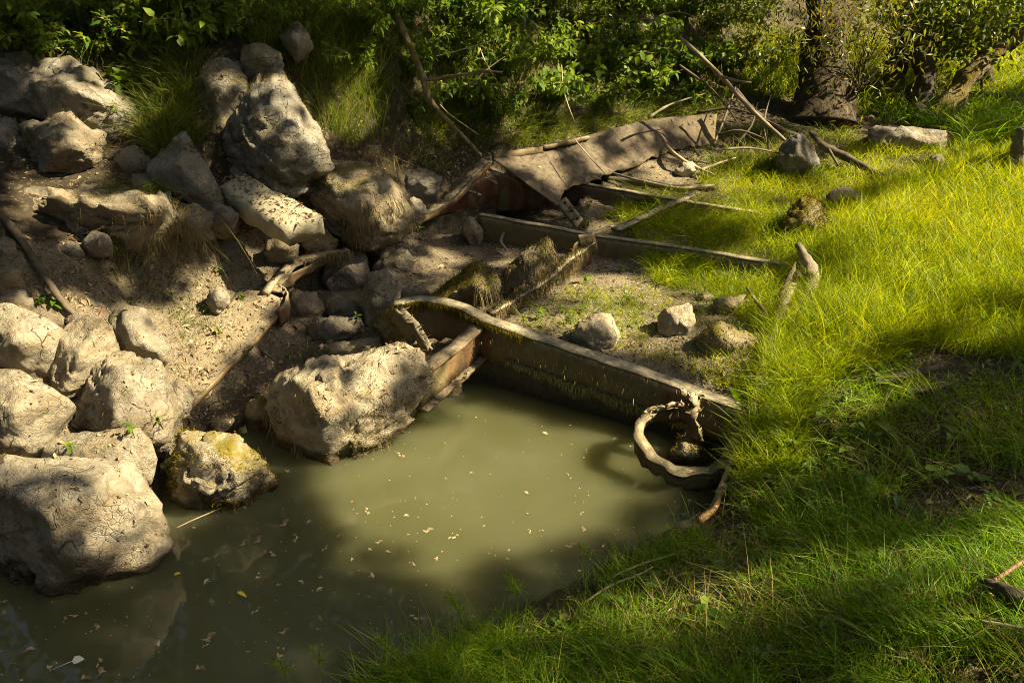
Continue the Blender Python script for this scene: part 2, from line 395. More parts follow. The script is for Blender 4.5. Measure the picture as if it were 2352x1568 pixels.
M = dict(
    ground=mk_ground(), water=mk_water(),
    rust=mk_rust('rusty_steel', silt=(.38, .33, .23), siltamt=.85), rustdark=mk_rust('dark_rusty_steel', siltamt=.6, algae=.75),
    rustorange=mk_rust('orange_rusty_edge', (.19, .10, .04), siltamt=.35, algae=.1),
    rustred=mk_rust('red_rusty_plate', (.11, .04, .018), siltamt=.3, algae=.0),
    siltplate=mk_rust('silted_plate', (.13, .08, .042), (.20, .158, .105), .8, .3), plategrey=mk_rust('silted_rusty_plate', (.085, .048, .026), (.135, .108, .075), .62, .25), hooprust=mk_rust('hoop_rust', (.10, .06, .03), (.31, .26, .17), .45, .6),
    concrete=mk_plain('weathered_concrete', (.22, .20, .145), (.36, .32, .235), 9, .9, None, .02),
    deadwood=mk_plain('grey_dead_wood', (.13, .105, .075), (.30, .25, .18), 14, .9, (1, 1, .3)),
    darkwood=mk_plain('dark_wet_wood', (.05, .04, .028), (.12, .095, .065), 14, .9, (1, 1, .3)),
    palewood=mk_plain('pale_dry_twig', (.26, .20, .12), (.42, .34, .21), 18, .85, None, .004),
    redcane=mk_plain('reddish_cane', (.13, .06, .04), (.22, .12, .075), 12, .6, None, .002),
    rottenwood=mk_plain('orange_rotten_wood', (.20, .11, .045), (.42, .28, .13), 22, .9, None, .01),
    bark=mk_bark('tree_bark', (.028, .022, .015), (.095, .074, .048)),
    barkpale=mk_bark('pale_tree_bark', (.04, .03, .02), (.14, .11, .07)),
    barkmoss=mk_bark('mossy_tree_bark', (.07, .055, .035), (.22, .17, .105), .8),
    branchmoss=mk_bark('mossy_branch', (.12, .095, .055), (.26, .21, .12), .5),
    moss=mk_leaf('moss_tufts', [(.05, .042, .006), (.095, .08, .010), (.16, .125, .014)], .25, (1.2, 1.1, .6), .1, .9),
    ymoss=mk_leaf('yellow_moss_tufts', [(.09, .075, .008), (.15, .12, .010), (.21, .165, .014)], .25, (1.2, 1.1, .6), .1, .9),
    roots=mk_leaf('dry_hanging_roots', [(.09, .07, .035), (.20, .155, .08), (.32, .26, .15)], .2, (1, 1, .9), .1, .9),
    algae=mk_leaf('dry_algae', [(.16, .14, .05), (.26, .23, .09), (.36, .33, .16)], .2, (1, 1, .8), .1, .9),
    litter=mk_leaf('dry_leaf_litter', [(.07, .05, .028), (.13, .09, .05), (.22, .165, .09), (.36, .29, .19)], .15, (1.1, 1., .8), .2, .8),
    floatl=mk_leaf('floating_leaf_bits', [(.16, .11, .06), (.34, .25, .15), (.42, .32, .18), (.5, .42, .30)], .15, (1.1, 1., .8), .2, .7),
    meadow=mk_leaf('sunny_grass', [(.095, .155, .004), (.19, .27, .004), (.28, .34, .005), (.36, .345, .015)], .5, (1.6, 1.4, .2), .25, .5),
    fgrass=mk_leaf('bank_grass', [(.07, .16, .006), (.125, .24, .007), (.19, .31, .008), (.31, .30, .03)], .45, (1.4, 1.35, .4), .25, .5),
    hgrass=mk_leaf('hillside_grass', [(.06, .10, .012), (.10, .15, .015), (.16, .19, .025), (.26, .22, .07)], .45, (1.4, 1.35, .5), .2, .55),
    drygrass=mk_leaf('dry_grass', [(.12, .09, .04), (.20, .16, .07), (.17, .16, .04)], .3, (1.2, 1.1, .7), .15, .8),
    shrub=mk_leaf('shrub_leaves', [(.045, .095, .008), (.085, .15, .010), (.14, .20, .012), (.22, .24, .018)], .45, (1.6, 1.5, .4), .22, .55),
    shrubl=mk_leaf('bright_shrub_leaves', [(.05, .085, .010), (.085, .125, .012), (.13, .165, .014), (.18, .18, .02)], .5, (1.6, 1.45, .4), .35, .42),
    willow=mk_leaf('willow_leaves', [(.06, .085, .012), (.10, .125, .014), (.15, .155, .02), (.22, .17, .035)], .4, (1.5, 1.3, .4), .3, .45),
    herb=mk_leaf('herb_leaves', [(.06, .12, .012), (.09, .16, .015), (.14, .20, .018)], .45, (1.4, 1.35, .4), .3, .45),
    canopy=mk_leaf('canopy_leaves', [(.04, .07, .012), (.07, .11, .015)], .25, (1.5, 1.4, .4), .3, .45),
    yellowleaf=mk_plain('yellow_leaf', (.55, .42, .02), (.62, .5, .05), 20, .6),
    whitebit=mk_plain('pale_leaf', (.5, .48, .4), (.65, .62, .55), 30, .7),
    soil=None,
    rivet=mk_plain('dark_hole', (.012, .009, .006), (.02, .015, .01), 20, .9),
)

M['soil'] = mk_plain('packed_soil', (.16, .125, .08), (.32, .265, .18), 16, .95, None, .03, 1.)

# ------------------------------------------------------------------ ground sheet
CP = [(50,1000,.35),(200,1000,.25),(0,850,.55),(150,800,.5),(300,700,.48),(100,680,.72),(0,600,.92),(200,620,.78),(450,640,.52),(380,800,.34),(300,620,.62),
 (425,925,.125),(485,860,.185),(565,782,.255),(620,722,.315),(450,960,.04),(520,890,.09),(600,808,.15),(660,740,.17),(560,900,.06),(650,820,.10),(700,780,.12),(560,965,.01),
 (480,550,.66),(600,570,.56),(560,630,.47),(620,635,.43),(690,590,.50),(850,740,.16),(900,780,.15),(980,760,.15),(760,560,.52),(820,570,.46),
 (900,585,.30),(950,600,.28),(1050,600,.25),(1000,560,.28),(950,650,.22),(1100,540,.25),(1130,580,.27),(1050,680,.25),(1200,620,.3),
 (930,500,.43),(950,470,.49),(1030,410,.61),(1100,362,.71),(965,545,.28),
 (600,430,.95),(700,420,.9),(800,350,1.0),(900,380,.86),(950,300,1.0),(1000,350,.85),(900,200,1.4),(900,100,1.7),(900,0,1.98),
 (200,545,.86),(300,520,.88),(430,470,.95),(150,400,1.1),(200,300,1.3),(100,110,1.72),(300,150,1.62),(400,250,1.43),(500,200,1.55),(600,100,1.8),(400,0,2.05),(0,0,2.1),(0,300,1.32),(0,450,1.1),
 (1200,320,.80),(1200,200,1.2),(1200,100,1.55),(1200,0,1.85),(1350,295,.78),(1500,258,.78),(1500,150,1.15),(1500,50,1.55),(1500,0,1.75),(1700,250,.76),(1700,150,1.0),(1700,50,1.4),(1800,290,.68),(1790,240,.75),
 (1180,735,.40),(1300,760,.37),(1400,700,.37),(1500,790,.34),(1650,870,.29),(1700,905,.28),(1350,650,.36),(1250,690,.36),(1500,640,.32),(1700,700,.35),(1600,640,.31),
 (1400,590,.30),(1700,645,.30),(1800,645,.33),(1450,520,.40),(1600,550,.39),(1750,580,.38),(1400,490,.35),(1450,470,.34),(1650,510,.37),(1500,425,.44),(1700,465,.44),(1550,390,.46),(1650,340,.5),(1450,420,.42),
 (1850,650,.42),(1800,800,.4),(1760,940,.3),(1740,1000,.25),(1720,1100,.2),(1640,1205,.11),(1500,1285,.07),(1350,1385,.06),(1100,1495,.06),(850,1566,.05),
 (2000,700,.5),(2000,900,.45),(2000,1100,.42),(1900,1200,.38),(2352,1100,.65),(2352,900,.65),(2352,700,.65),(2352,500,.6),(2000,500,.5),(2352,350,.6),(2100,400,.55),(2200,300,.6),(1950,330,.58),(2000,250,.6),(2352,250,.6),
 (1600,1350,.30),(1800,1400,.46),(2352,1350,.8),(2352,1568,.88),(1900,1568,.62),(1500,1500,.36),(1300,1568,.28),(1100,1568,.16)]
CW = [(.4,0,.85),(3,0,1.05),(6,2,1.1),(6,6,.9),(7,10,.8),(10,16,.8),(0,-6,1.2),(6,-6,1.3),(-.6,.2,.1),(-6,8,3.2),(-3,9,3.5),(0,10.5,3.0),(2,12.5,3.0),(4.5,15.5,2.0),(7,15,.9),(10,22,1.0),(14,26,1.2),(7.5,26,2.2),(-8,4,2.2),(-5,2,.5),(-4,3.8,1.0),(-10,0,1.5),(-6,-5,.5),
      (-70,-70,3),(70,-70,3),(-70,70,14),(70,70,8),(0,70,14),(70,0,3),(0,-70,3),(-70,0,6),(0,20,7.5),(-12,14,8),(14,36,3),(20,10,1.2),(18,-10,1.4)]
CPW = np.array([P(*c) for c in CP] + [np.array(c, float) for c in CW])
def _rbf_fit(X, y):
    K = np.linalg.norm(X[:, None] - X[None], axis=2); n = len(X)
    A = np.zeros((n + 3, n + 3)); A[:n, :n] = K + np.eye(n) * -.004; A[:n, n] = 1; A[n, :n] = 1; A[:n, n + 1:] = X; A[n + 1:, :n] = X.T
    return np.linalg.solve(A, np.r_[y, 0, 0, 0])
RB = _rbf_fit(CPW[:, :2], CPW[:, 2])
def inpoly(px, py, poly):
    poly = np.asarray(poly, float); r = np.zeros(len(px), bool); j = len(poly) - 1
    for i in range(len(poly)):
        xi, yi = poly[i][:2]; xj, yj = poly[j][:2]
        c = ((yi > py) != (yj > py)) & (px < (xj - xi) * (py - yi) / (yj - yi + 1e-12) + xi); r ^= c; j = i
    return r
def polydist(px, py, poly):
    poly = np.asarray(poly, float)[:, :2]; d = np.full(len(px), 1e9); q = np.stack([px, py], 1)
    for i in range(len(poly)):
        a, b = poly[i - 1], poly[i]; ab = b - a; t = np.clip(((q - a) @ ab) / (ab @ ab + 1e-12), 0, 1)
        d = np.minimum(d, np.linalg.norm(q - a - t[:, None] * ab, axis=1))
    return d
B1 = [P(*c) for c in [(905,700,.47),(960,690,.48),(1010,695,.475),(1060,710,.46),(1110,737,.44),(1200,768,.42),(1350,818,.39),(1500,868,.36),(1600,905,.33),(1722,948,.29)]]
beam_foot = [to_px(np.array([p[0], p[1] + .04, 0.]))for p in B1[4:]]
BAS = [P(u, v, 0) for u, v in [(1000,895),(1055,868)]] + [np.array([p[0] + .02, p[1] + .05, 0]) for p in B1[4:]] + \
      [P(u, v, 0) for u, v in [(1700,1080),(1648,1190),(1560,1228),(1400,1302),(1150,1432),(812,1568)]] + \
      [np.array(c, float) for c in [(-.75,1.2,0),(-1.0,0,0),(-2,-4,0),(-7,-4,0),(-7,2.2,0)]] + \
      [P(u, v, 0) for u, v in [(-60,1290),(60,1270),(250,1255),(340,1190),(365,1120),(350,1040),(400,985),(470,990),(560,975),(610,1000),(700,1010),(800,990),(870,945)]]
BAS = np.array(BAS)[:, :2]
def axis_grid(lo, hi, step, far0, far1):
    a = list(np.arange(lo, hi + 1e-6, step)); s = step; x = a[-1]
    while x < far1: s *= 1.22; x += s; a.append(x)
    s = step; x = a[0]; b = []
    while x > far0: s *= 1.22; x -= s; b.append(x)
    return np.array(b[::-1] + a)
GX = axis_grid(-4.4, 6.0, .04, -75, 75); GY = axis_grid(.6, 11.0, .04, -75, 75)
gx, gy = np.meshgrid(GX, GY, indexing='ij'); fx, fy = gx.ravel(), gy.ravel()
GZ = np.zeros(len(fx)); X2 = CPW[:, :2]
for a in range(0, len(fx), 20000):
    q = np.stack([fx[a:a + 20000], fy[a:a + 20000]], 1); D = np.linalg.norm(q[:, None] - X2[None], axis=2)
    GZ[a:a + 20000] = D @ RB[:len(X2)] + RB[len(X2)] + q @ RB[len(X2) + 1:]
qq = np.stack([fx, fy, np.zeros(len(fx))], 1)
GZ += .022 * fbm(qq * 2.6, 4, 3) + .018 * fbm(qq * 9, 4, 5) + .010 * fbm(qq * 26, 2, 6)
ins = inpoly(fx, fy, BAS); dd = polydist(fx, fy, BAS)
CAV = [P(*c)[:2] + np.array([.05, 0]) for c in [(938,524,.42),(990,493,.48),(1040,461,.56),(1085,414,.67),(1130,369,.78)]] + [P(*c)[:2] for c in [(1330,317,.78),(1500,274,.79),(1645,262,.79),(1640,342,.42),(1490,395,.38),(1400,428,.36),(1330,470,.34),(1300,500,.34),(1130,505,.3),(1000,530,.28)]]
HOLE = [P(*c)[:2] for c in [(662,700,.14),(720,750,.12),(870,750,.14),(900,690,.18),(860,600,.22),(800,580,.3),(740,612,.28),(690,640,.2)]]
hv_ = inpoly(fx, fy, HOLE); GZ = np.where(hv_, np.minimum(GZ, .12 + .03 * fbm(qq * 5, 3, 9)), GZ)
cv = inpoly(fx, fy, CAV); GZ = np.where(cv, np.minimum(GZ, .26 + .05 * fbm(qq * 4, 3, 8)), GZ)
tt = np.clip(dd / .10, 0, 1); tt = tt * tt * (3 - 2 * tt)
GZ = np.where(ins, GZ + (-.40 - .1 * np.clip(dd, 0, 1) - GZ) * tt, GZ)
# humus: dark soil on the hillside and under the grass; pale silt inside the wreck and on the flats
pu, pv, pdp = to_px(np.stack([fx, fy, GZ], 1))
hum = np.ones(len(fx))
SILT = [[(0,560),(480,530),(760,560),(960,530),(1100,500),(1400,540),(1850,620),(1820,760),(1740,960),(1690,1060),(1500,1300),(0,1568)],
        [(1330,400),(1560,350),(1650,360),(1750,440),(1780,600),(1350,540)], [(900,380),(1000,440),(1130,350),(1330,290),(1250,400),(1000,500)], [(1900,330),(2100,340),(2130,400),(1900,390)]]
for s in SILT:
    hum = np.where((pdp > .3) & inpoly(pu, pv, s), 0., hum)
hum = np.clip(hum + .35 * fbm(qq * 2.2, 4, 21) , 0, 1)
GZ2 = GZ.reshape(gx.shape)
def H(x, y):
    x = np.atleast_1d(x); y = np.atleast_1d(y)
    i = np.clip(np.searchsorted(GX, x) - 1, 0, len(GX) - 2); j = np.clip(np.searchsorted(GY, y) - 1, 0, len(GY) - 2)
    a = np.clip((x - GX[i]) / (GX[i + 1] - GX[i]), 0, 1); b = np.clip((y - GY[j]) / (GY[j + 1] - GY[j]), 0, 1)
    return GZ2[i, j] * (1 - a) * (1 - b) + GZ2[i + 1, j] * a * (1 - b) + GZ2[i, j + 1] * (1 - a) * b + GZ2[i + 1, j + 1] * a * b
def hit(u, v):
    """where the sight line through photo point (u,v) meets the ground"""
    u = np.atleast_1d(np.asarray(u, float)); v = np.atleast_1d(np.asarray(v, float))
    d = F_[None] + ((u - CX) / FPX)[:, None] * R_ + ((CY - v) / FPX)[:, None] * U_
    t = np.full(len(u), 1.2); live = np.ones(len(u), bool); prev = t.copy()
    for k in range(420):
        p = CAM + d * t[:, None]; below = p[:, 2] < H(p[:, 0], p[:, 1])
        live &= ~below
        if not live.any(): break
        prev = np.where(live, t, prev); t = np.where(live, t * 1.008 + .004, t)
    for k in range(8):
        m = (prev + t) / 2; p = CAM + d * m[:, None]; below = p[:, 2] < H(p[:, 0], p[:, 1])
        t = np.where(below, m, t); prev = np.where(below, prev, m)
    return CAM + d * t[:, None]
ni, nj = gx.shape
idx = np.arange(ni * nj).reshape(ni, nj)
Q = np.stack([idx[:-1, :-1].ravel(), idx[1:, :-1].ravel(), idx[1:, 1:].ravel(), idx[:-1, 1:].ravel()], 1)
g = obj('ground', mesh_np('ground', np.stack([fx, fy, GZ], 1), Q, rnd=hum, smooth=True), M['ground'])
tag(g, 'sloping ground of pale dried silt, dark soil and leaf litter', 'ground', kind='structure')

# ------------------------------------------------------------------ water
wx = np.linspace(-7.2, 2.0, 24); wy = np.linspace(-4.2, 5.2, 24); a, b = np.meshgrid(wx, wy, indexing='ij')
ii = np.arange(24 * 24).reshape(24, 24)
wq = np.stack([ii[:-1, :-1].ravel(), ii[1:, :-1].ravel(), ii[1:, 1:].ravel(), ii[:-1, 1:].ravel()], 1)
wo_ = obj('pond_water', mesh_np('pond_water', np.stack([a.ravel(), b.ravel(), np.zeros(a.size)], 1), wq, smooth=True), M['water'])
tag(wo_, 'murky olive green still water filling the wreck', 'water', kind='structure')

# ------------------------------------------------------------------ the wreck
def loft(rows, nu=40, nv=10, thick=.008, amp=.012, seed=0, rag=.0):
    """sheet through several polylines (rows), with real thickness"""
    rs = []
    for r in rows:
        r = np.asarray(r, float); d = np.r_[0, np.cumsum(np.linalg.norm(np.diff(r, axis=0), axis=1))]; t = np.linspace(0, d[-1], nu)
        rs.append(np.stack([np.interp(t, d, r[:, k]) for k in range(3)], 1))
    rs = np.stack(rs); k = np.linspace(0, len(rs) - 1, nv); i = np.minimum(k.astype(int), len(rs) - 2); f = (k - i)[:, None, None]
    S = rs[i] * (1 - f) + rs[i + 1] * f
    if rag:
        e = rag * fbm(np.stack([np.arange(nu) * .35, np.full(nu, seed), np.zeros(nu)], 1), 3, seed)
        S[-1] += (S[-1] - S[-2]) / (np.linalg.norm(S[-1] - S[-2], axis=1)[:, None] + 1e-9) * e[:, None]
    du = np.gradient(S, axis=1); dv = np.gradient(S, axis=0); nn = unit(np.cross(du, dv))
    S = S + nn * (amp * fbm(S.reshape(-1, 3) * 5 + seed, 4, seed).reshape(S.shape[:2]))[:, :, None]
    top = S.reshape(-1, 3); bot = (S - nn * thick).reshape(-1, 3); V = np.concatenate([top, bot]); o = len(top)
    q = np.arange(nv * nu).reshape(nv, nu)
    A = np.stack([q[:-1, :-1].ravel(), q[:-1, 1:].ravel(), q[1:, 1:].ravel(), q[1:, :-1].ravel()], 1)
    Q = [A, A[:, ::-1] + o]
    for e in (q[0], q[-1][::-1], q[:, 0][::-1], q[:, -1]):
        Q.append(np.stack([e[1:], e[:-1], e[:-1] + o, e[1:] + o], 1))
    return V, np.concatenate(Q), None
BO = P(1300, 760, .0)
barge = empty('sunken_barge', BO)
tag(barge, 'rusted remains of a sunken steel barge with cross beams and torn plates', 'wreck')
def bp(name, geo, mat, parent=barge, smooth=False, label=None, kind=None):
    V, Q, T = geo; o = obj(name, mesh_np(name, V, Q, T, smooth=smooth), M[mat], None)
    o.data.transform(Matrix.Translation(-Vector(BO))); o.parent = parent
    if label: o['label'] = label
    if kind: o['kind'] = kind
    return o
def fringe(pts, n, hmin, hmax, wd, seed=0, z=0., out=(0, 0, 0), spread=.02, lo=0., hi=1.):
    p, t = resample(pts, .01); k = RNG.integers(int(lo * len(p)), max(1, int(hi * len(p))), n)
    q = p[k] + RNG.normal(size=(n, 3)) * spread * np.array([1, 1, .4]) + np.array([0, 0, z]) + np.array(out)
    dr = unit(np.array([0, 0, -1.]) + RNG.normal(size=(n, 3)) * .12)
    V, Q, T, id_ = blades(q, dr, RNG.normal(size=(n, 3)) * .12, RNG.uniform(hmin, hmax, n) * (0.4 + 0.9 * np.clip(fbm(q * 9, 2, seed) + .4, 0, 1)), wd, 2)
    return V, Q, T, RNG.random(n)[id_]
def fr(name, args, mat, parent, **kw):
    V, Q, T, r = fringe(*args, **kw); o = obj(name, mesh_np(name, V, Q, T, r), M[mat]); o.data.transform(Matrix.Translation(-Vector(BO)))
    o.parent = parent; o['kind'] = 'stuff'; return o
B2 = [P(*c) for c in [(1100,492,.48),(1360,540,.46),(1600,575,.44),(1835,613,.41)]]
B3 = [P(*c) for c in [(1300,415,.5),(1500,450,.49),(1745,490,.47)]]
def beam(pts, wflange, web, rag, seed, lab, bottom=False):
    wb = bp('cross_beam', sweep(pts, -.008, .006, -web, -.012, .04, rag0=rag, seed=seed, hs=4, wob=.004), 'rustdark', label=lab)
    fl = bp('top_flange', sweep(pts, -wflange, .010, -.010, .003, 0.02, wob=.004, rag1=.006, seed=seed + 1), 'rust', wb)
    return wb
# travel left->right: "right of travel" = towards the camera
b1 = beam(B1, .075, .22, .05, 3, 'nearest cross beam holding back the mud above the pond')
lb = B1[4:]
fr('algae_fringe', (lb, 3200, .02, .085, .006), 'algae', b1, z=-.20, out=(-.01, -.014, 0), spread=.012, lo=.12, hi=.82)
fr('hanging_roots', (B1[:6], 1700, .02, .09, .004), 'moss', b1, z=.0, out=(-.01, -.02, 0), spread=.012)
fr('hanging_roots', (lb, 260, .01, .04, .003), 'roots', b1, z=-.005, out=(-.005, -.016, 0), spread=.006)
fr('clinging_algae', (lb, 260, .02, .06, .005), 'algae', b1, z=-.09, out=(-.006, -.012, 0), spread=.045)
b2 = beam(B2, .042, .24, .03, 13, 'middle cross beam under the torn plate')
b3 = beam(B3, .04, .20, .03, 23, 'farthest cross beam')
B4 = [P(*c) for c in [(1390,405,.47),(1560,425,.47),(1660,428,.47)]]
bp('rail', sweep(B4, -.03, .02, -.05, .0, .05, seed=5), 'rust')
# stringer between the first two beams, mossy
S1 = [P(*c) for c in [(1125,718,.45),(1190,680,.45),(1250,645,.45),(1300,600,.46),(1360,556,.47)]]
st = bp('stringer', sweep(S1, -.006, .006, -.17, -.008, .03, rag0=.03, seed=31, hs=3, wob=.007), 'rust')
bp('top_flange', sweep(S1, -.028, .028, -.008, .006, .03, wob=.006, rag1=.010, seed=32), 'rust', st)
fr('hanging_roots', (S1, 1600, .03, .13, .004), 'roots', st, z=.0, out=(.02, -.015, 0), spread=.015)
fr('moss_fringe', (S1, 1600, .01, .03, .004), 'moss', st, z=.02, out=(0, 0, 0), spread=.018)
# upright torn bracket at the end of the stringer
bp('bracket', loft([[P(1318,560,.50), P(1345,535,.52), P(1362,545,.50)], [P(1305,625,.32), P(1330,628,.30), P(1352,600,.33)]], 14, 8, .012, .03, 8, rag=.02), 'rust')
bp('bracket', loft([[P(1325,540,.55), P(1362,535,.53)], [P(1335,575,.44), P(1368,570,.42)]], 10, 6, .012, .03, 9, rag=.02), 'rust')
# flat bar lying between beams
bp('flat_bar', sweep([P(1412,528,.47), P(1500,487,.48), P(1605,440,.50)], -.035, .035, -.012, .006, .05, seed=41), 'rust')
bp('side_rail', sweep([P(1838,612,.45), P(1802,690,.45), P(1768,780,.42), P(1742,880,.37), P(1724,945,.31)], -.03, .02, -.05, .006, .03, seed=43, wob=.006, rag1=.01), 'rust')
# I-section running from the first beam to the boulder
I1 = [P(*c) for c in [(1108,742,.40), (1040,800,.385), (962,862,.37)]]
ib = bp('girder', sweep(I1, -.006, .006, -.21, -.008, .03, seed=51, hs=3, wob=.01), 'rust')
bp('top_flange', sweep(I1, -.045, .045, -.010, .008, .03, seed=52, wob=.01), 'siltplate', ib)
bp('bottom_flange', sweep([p - np.array([0, 0, .215]) for p in I1], -.05, .05, -.012, .006, .03, seed=53, wob=.012, rag1=.01), 'siltplate', ib)
# jagged strip leaning in the opening left of the first beam
bp('torn_strip', loft([[P(905,700,.46), P(950,740,.40), P(998,800,.32)], [P(905,735,.36), P(945,775,.30), P(985,812,.26)]], 22, 6, .012, .03, 12, rag=.05), 'rustdark')
bp('torn_strip', loft([[P(925,705,.45), P(965,745,.40), P(990,790,.34)], [P(915,720,.42), P(955,762,.37), P(982,806,.31)]], 22, 4, .01, .02, 14, rag=.03), 'rust')
# left side plate: its bright rusty edge runs up the soil slope
E1 = [P(*c) for c in [(398,985,.075),(440,930,.13),(500,865,.19),(580,786,.265),(635,725,.325),(657,694,.355)]]
E1b = [p + np.array([-.14, .04, .045]) for p in E1]; E1c = [p + np.array([-.32, .08, .06]) for p in E1]
sp = bp('side_plate', loft([E1c, E1b, E1], 60, 14, .010, .014, 61), 'soil', label='soil covered side plate ending in a thin rusty edge')
bp('plate_edge', sweep(E1, .001, .009, -.022, .006, .02, rag0=.012, seed=62, wob=.004), 'rustorange', sp)
C1 = [P(*c) for c in [(640,718,.355),(655,700,.375),(661,684,.385),(656,670,.40),(642,662,.41),(628,666,.41)]]
bp('curled_edge', sweep(C1, -.004, .008, -.10, .025, .02, rag0=.02, seed=63, hs=3, wob=.01), 'rust', sp)
C2 = [P(*c) for c in [(632,668,.42),(648,640,.45),(672,612,.49),(700,596,.51),(748,582,.53),(800,575,.52)]]
bp('ledge_plate', sweep(C2, -.07, .03, -.014, .006, .02, seed=64, wob=.02, rag1=.04), 'soil', sp)
bp('ledge_lip', loft([[P(642,652,.43), P(668,628,.46), P(700,612,.49), P(748,590,.51)], [P(640,672,.36), P(672,652,.38), P(702,630,.42), P(746,603,.46)]], 22, 6, .01, .02, 66, rag=.04), 'rustdark', sp)
fr('hanging_roots', (C2[3:], 500, .03, .11, .004), 'roots', sp, z=.0, out=(.02, -.03, 0), spread=.02)
bp('wood_strip', sweep([P(608,672,.43), P(632,640,.46), P(662,612,.50)], -.025, .025, -.02, .012, .03, seed=68, wob=.012), 'deadwood', sp)
# the torn roof-like plate
ridge = [P(*c) for c in [(1130,367,.79),(1240,340,.79),(1330,317,.79),(1500,274,.80),(1645,262,.80)]]
lower = [P(*c) for c in [(1282,478,.47),(1300,434,.51),(1400,402,.52),(1482,372,.53),(1535,346,.55),(1640,330,.54)]]
midl = [(a * .5 + b * .5) + np.array([0, 0, .0]) for a, b in zip([P(1130,367,.79), P(1200,350,.79), P(1330,317,.79), P(1450,286,.80), P(1540,272,.80), P(1645,262,.80)], lower)]
midl[0] = P(1206,421,.64)
midl[1] = P(1235,395,.66)
tp = bp('torn_plate', loft([ridge, midl, lower], 90, 18, .010, .011, 71, rag=.035), 'plategrey', label='roof-like torn plate coated with pale silt')
bp('ridge_angle', sweep([P(1132,354,.825), P(1190,346,.825), P(1248,336,.82)], -.02, .01, -.06, .004, .03, seed=72, wob=.006), 'siltplate', tp)
bp('ridge_angle', sweep([P(1248,336,.82), P(1300,325,.815), P(1350,312,.81)], -.03, .02, -.03, .002, .03, seed=73, wob=.012), 'rust', tp)
# left skirt of the same plate carrying soil, with a thin rusty rim
E2 = [P(*c) for c in [(938,524,.42),(990,493,.48),(1040,461,.56),(1085,414,.67),(1130,369,.78)]]
sk = bp('skirt_plate', sweep(E2, -.12, .0, -.02, .0, .03, seed=74, wob=.016), 'rustdark')
bp('plate_edge', sweep(E2, .001, .014, -.02, .012, .025, rag0=.02, seed=75, wob=.008), 'rustorange', sk)
# inner wall in the shade of the plate
bp('inner_wall', loft([[P(1118,385,.72), P(1160,400,.68), P(1265,455,.50)], [P(1000,492,.42), P(1100,485,.34), P(1240,482,.36)]], 30, 12, .01, .02, 76), 'rustred')
bp('frame_rib', sweep([P(1000,492,.43), P(1090,457,.43), P(1150,442,.44), P(1240,448,.44)], -.01, .02, -.02, .01, .03, seed=77, wob=.008), 'rustred')
gu = bp('bracket_bar', loft([[P(1276,466,.49), P(1322,524,.455)], [P(1300,452,.53), P(1338,502,.51)]], 12, 5, .014, .006, 78), 'rust', label='drilled bar leaning on the middle beam')
for k, (u, v, z) in enumerate([(1298,466,.522), (1312,484,.513), (1326,502,.505)]):
    c = P(u, v, z); n_ = unit(CAM - c)
    bp('bolt_hole', tube([c - n_ * .004 + n_ * .012, c + n_ * .016], [.011, .011], 8), 'rivet', gu)
sb = bp('strap', sweep([P(1060,435,.58), P(1085,440,.57), P(1104,449,.55)], -.02, .02, -.008, .004, .02, seed=79), 'rust')
bp('bolt_hole', tube([P(1096,444.5,.564), P(1096,444.5,.57)], [.008, .008], 8), 'rivet', sb)
# right side plate at the water's edge
E3 = [P(*c) for c in [(1712,950,.24),(1700,1010,.20),(1680,1065,.17),(1655,1120,.14),(1635,1165,.12),(1600,1198,.09),(1560,1222,.05)]]
rp = bp('side_plate', sweep(E3, -.01, .01, -.25, .01, .03, seed=81, hs=3, wob=.01), 'rustdark')
bp('plate_edge', sweep(E3, -.014, -.002, -.02, .016, .03, rag0=.02, seed=82, wob=.012), 'rustorange', rp)
bp('rotten_wood', sweep([P(1662,1120,.17), P(1640,1165,.14), P(1606,1196,.10)], -.012, .014, -.02, .012, .012, seed=83, wob=.02), 'rottenwood', rp)

# the collapsed hoop lying in the water
HO = P(1580, 1040, 0)
hoop = empty('rusted_hoop', HO); tag(hoop, 'collapsed silt-covered iron hoop tilted in the water at the end of nearest beam', 'hoop')
def hp(name, geo, mat, parent=hoop, kind=None):
    V, Q, T = geo; o = obj(name, mesh_np(name, V, Q, T), M[mat]); o.data.transform(Matrix.Translation(-Vector(HO))); o.parent = parent
    if kind: o['kind'] = kind
    return o
HR = [P(*c) for c in [(1572,930,.27),(1512,942,.27),(1478,972,.25),(1474,998,.22),(1508,1048,.155),(1552,1072,.125),(1628,1076,.115),(1660,1052,.145),(1692,980,.24)]]
rim = hp('rim', sweep(HR, -.010, .052, -.004, .003, .012, wob=.010, rag1=.035, seed=91), 'hooprust')
hp('skirt', sweep(HR, .034, .041, -.075, -.006, .012, rag0=.05, wob=.014, seed=92, hs=3), 'hooprust', rim)
pc = [P(1572,892,.40), P(1590,915,.35), P(1578,945,.28), P(1598,975,.20), P(1585,1005,.13), P(1600,1018,.08)]
hp('crumpled_post', loft([[P(1570,890,.40), P(1578,918,.35), P(1568,945,.28), P(1580,975,.20), P(1572,1008,.12)], [P(1584,906,.385), P(1592,930,.34), P(1590,955,.28), P(1602,985,.20), P(1596,1018,.10)], [P(1604,898,.39), P(1602,925,.34), P(1598,960,.27), P(1616,1000,.17), P(1612,1022,.10)]], 34, 14, .012, .075, 33, rag=.03), 'rust')
hp('crumpled_flap', loft([[P(1562,892,.42), P(1586,902,.40), P(1606,900,.40)], [P(1566,918,.36), P(1590,925,.36), P(1600,935,.34)]], 18, 8, .01, .05, 35, rag=.03), 'rust')
hp('torn_strap', sweep([P(1508,940,.29), P(1545,925,.30), P(1580,930,.28)], -.01, .006, -.02, .004, .02, wob=.01, seed=94), 'rust')

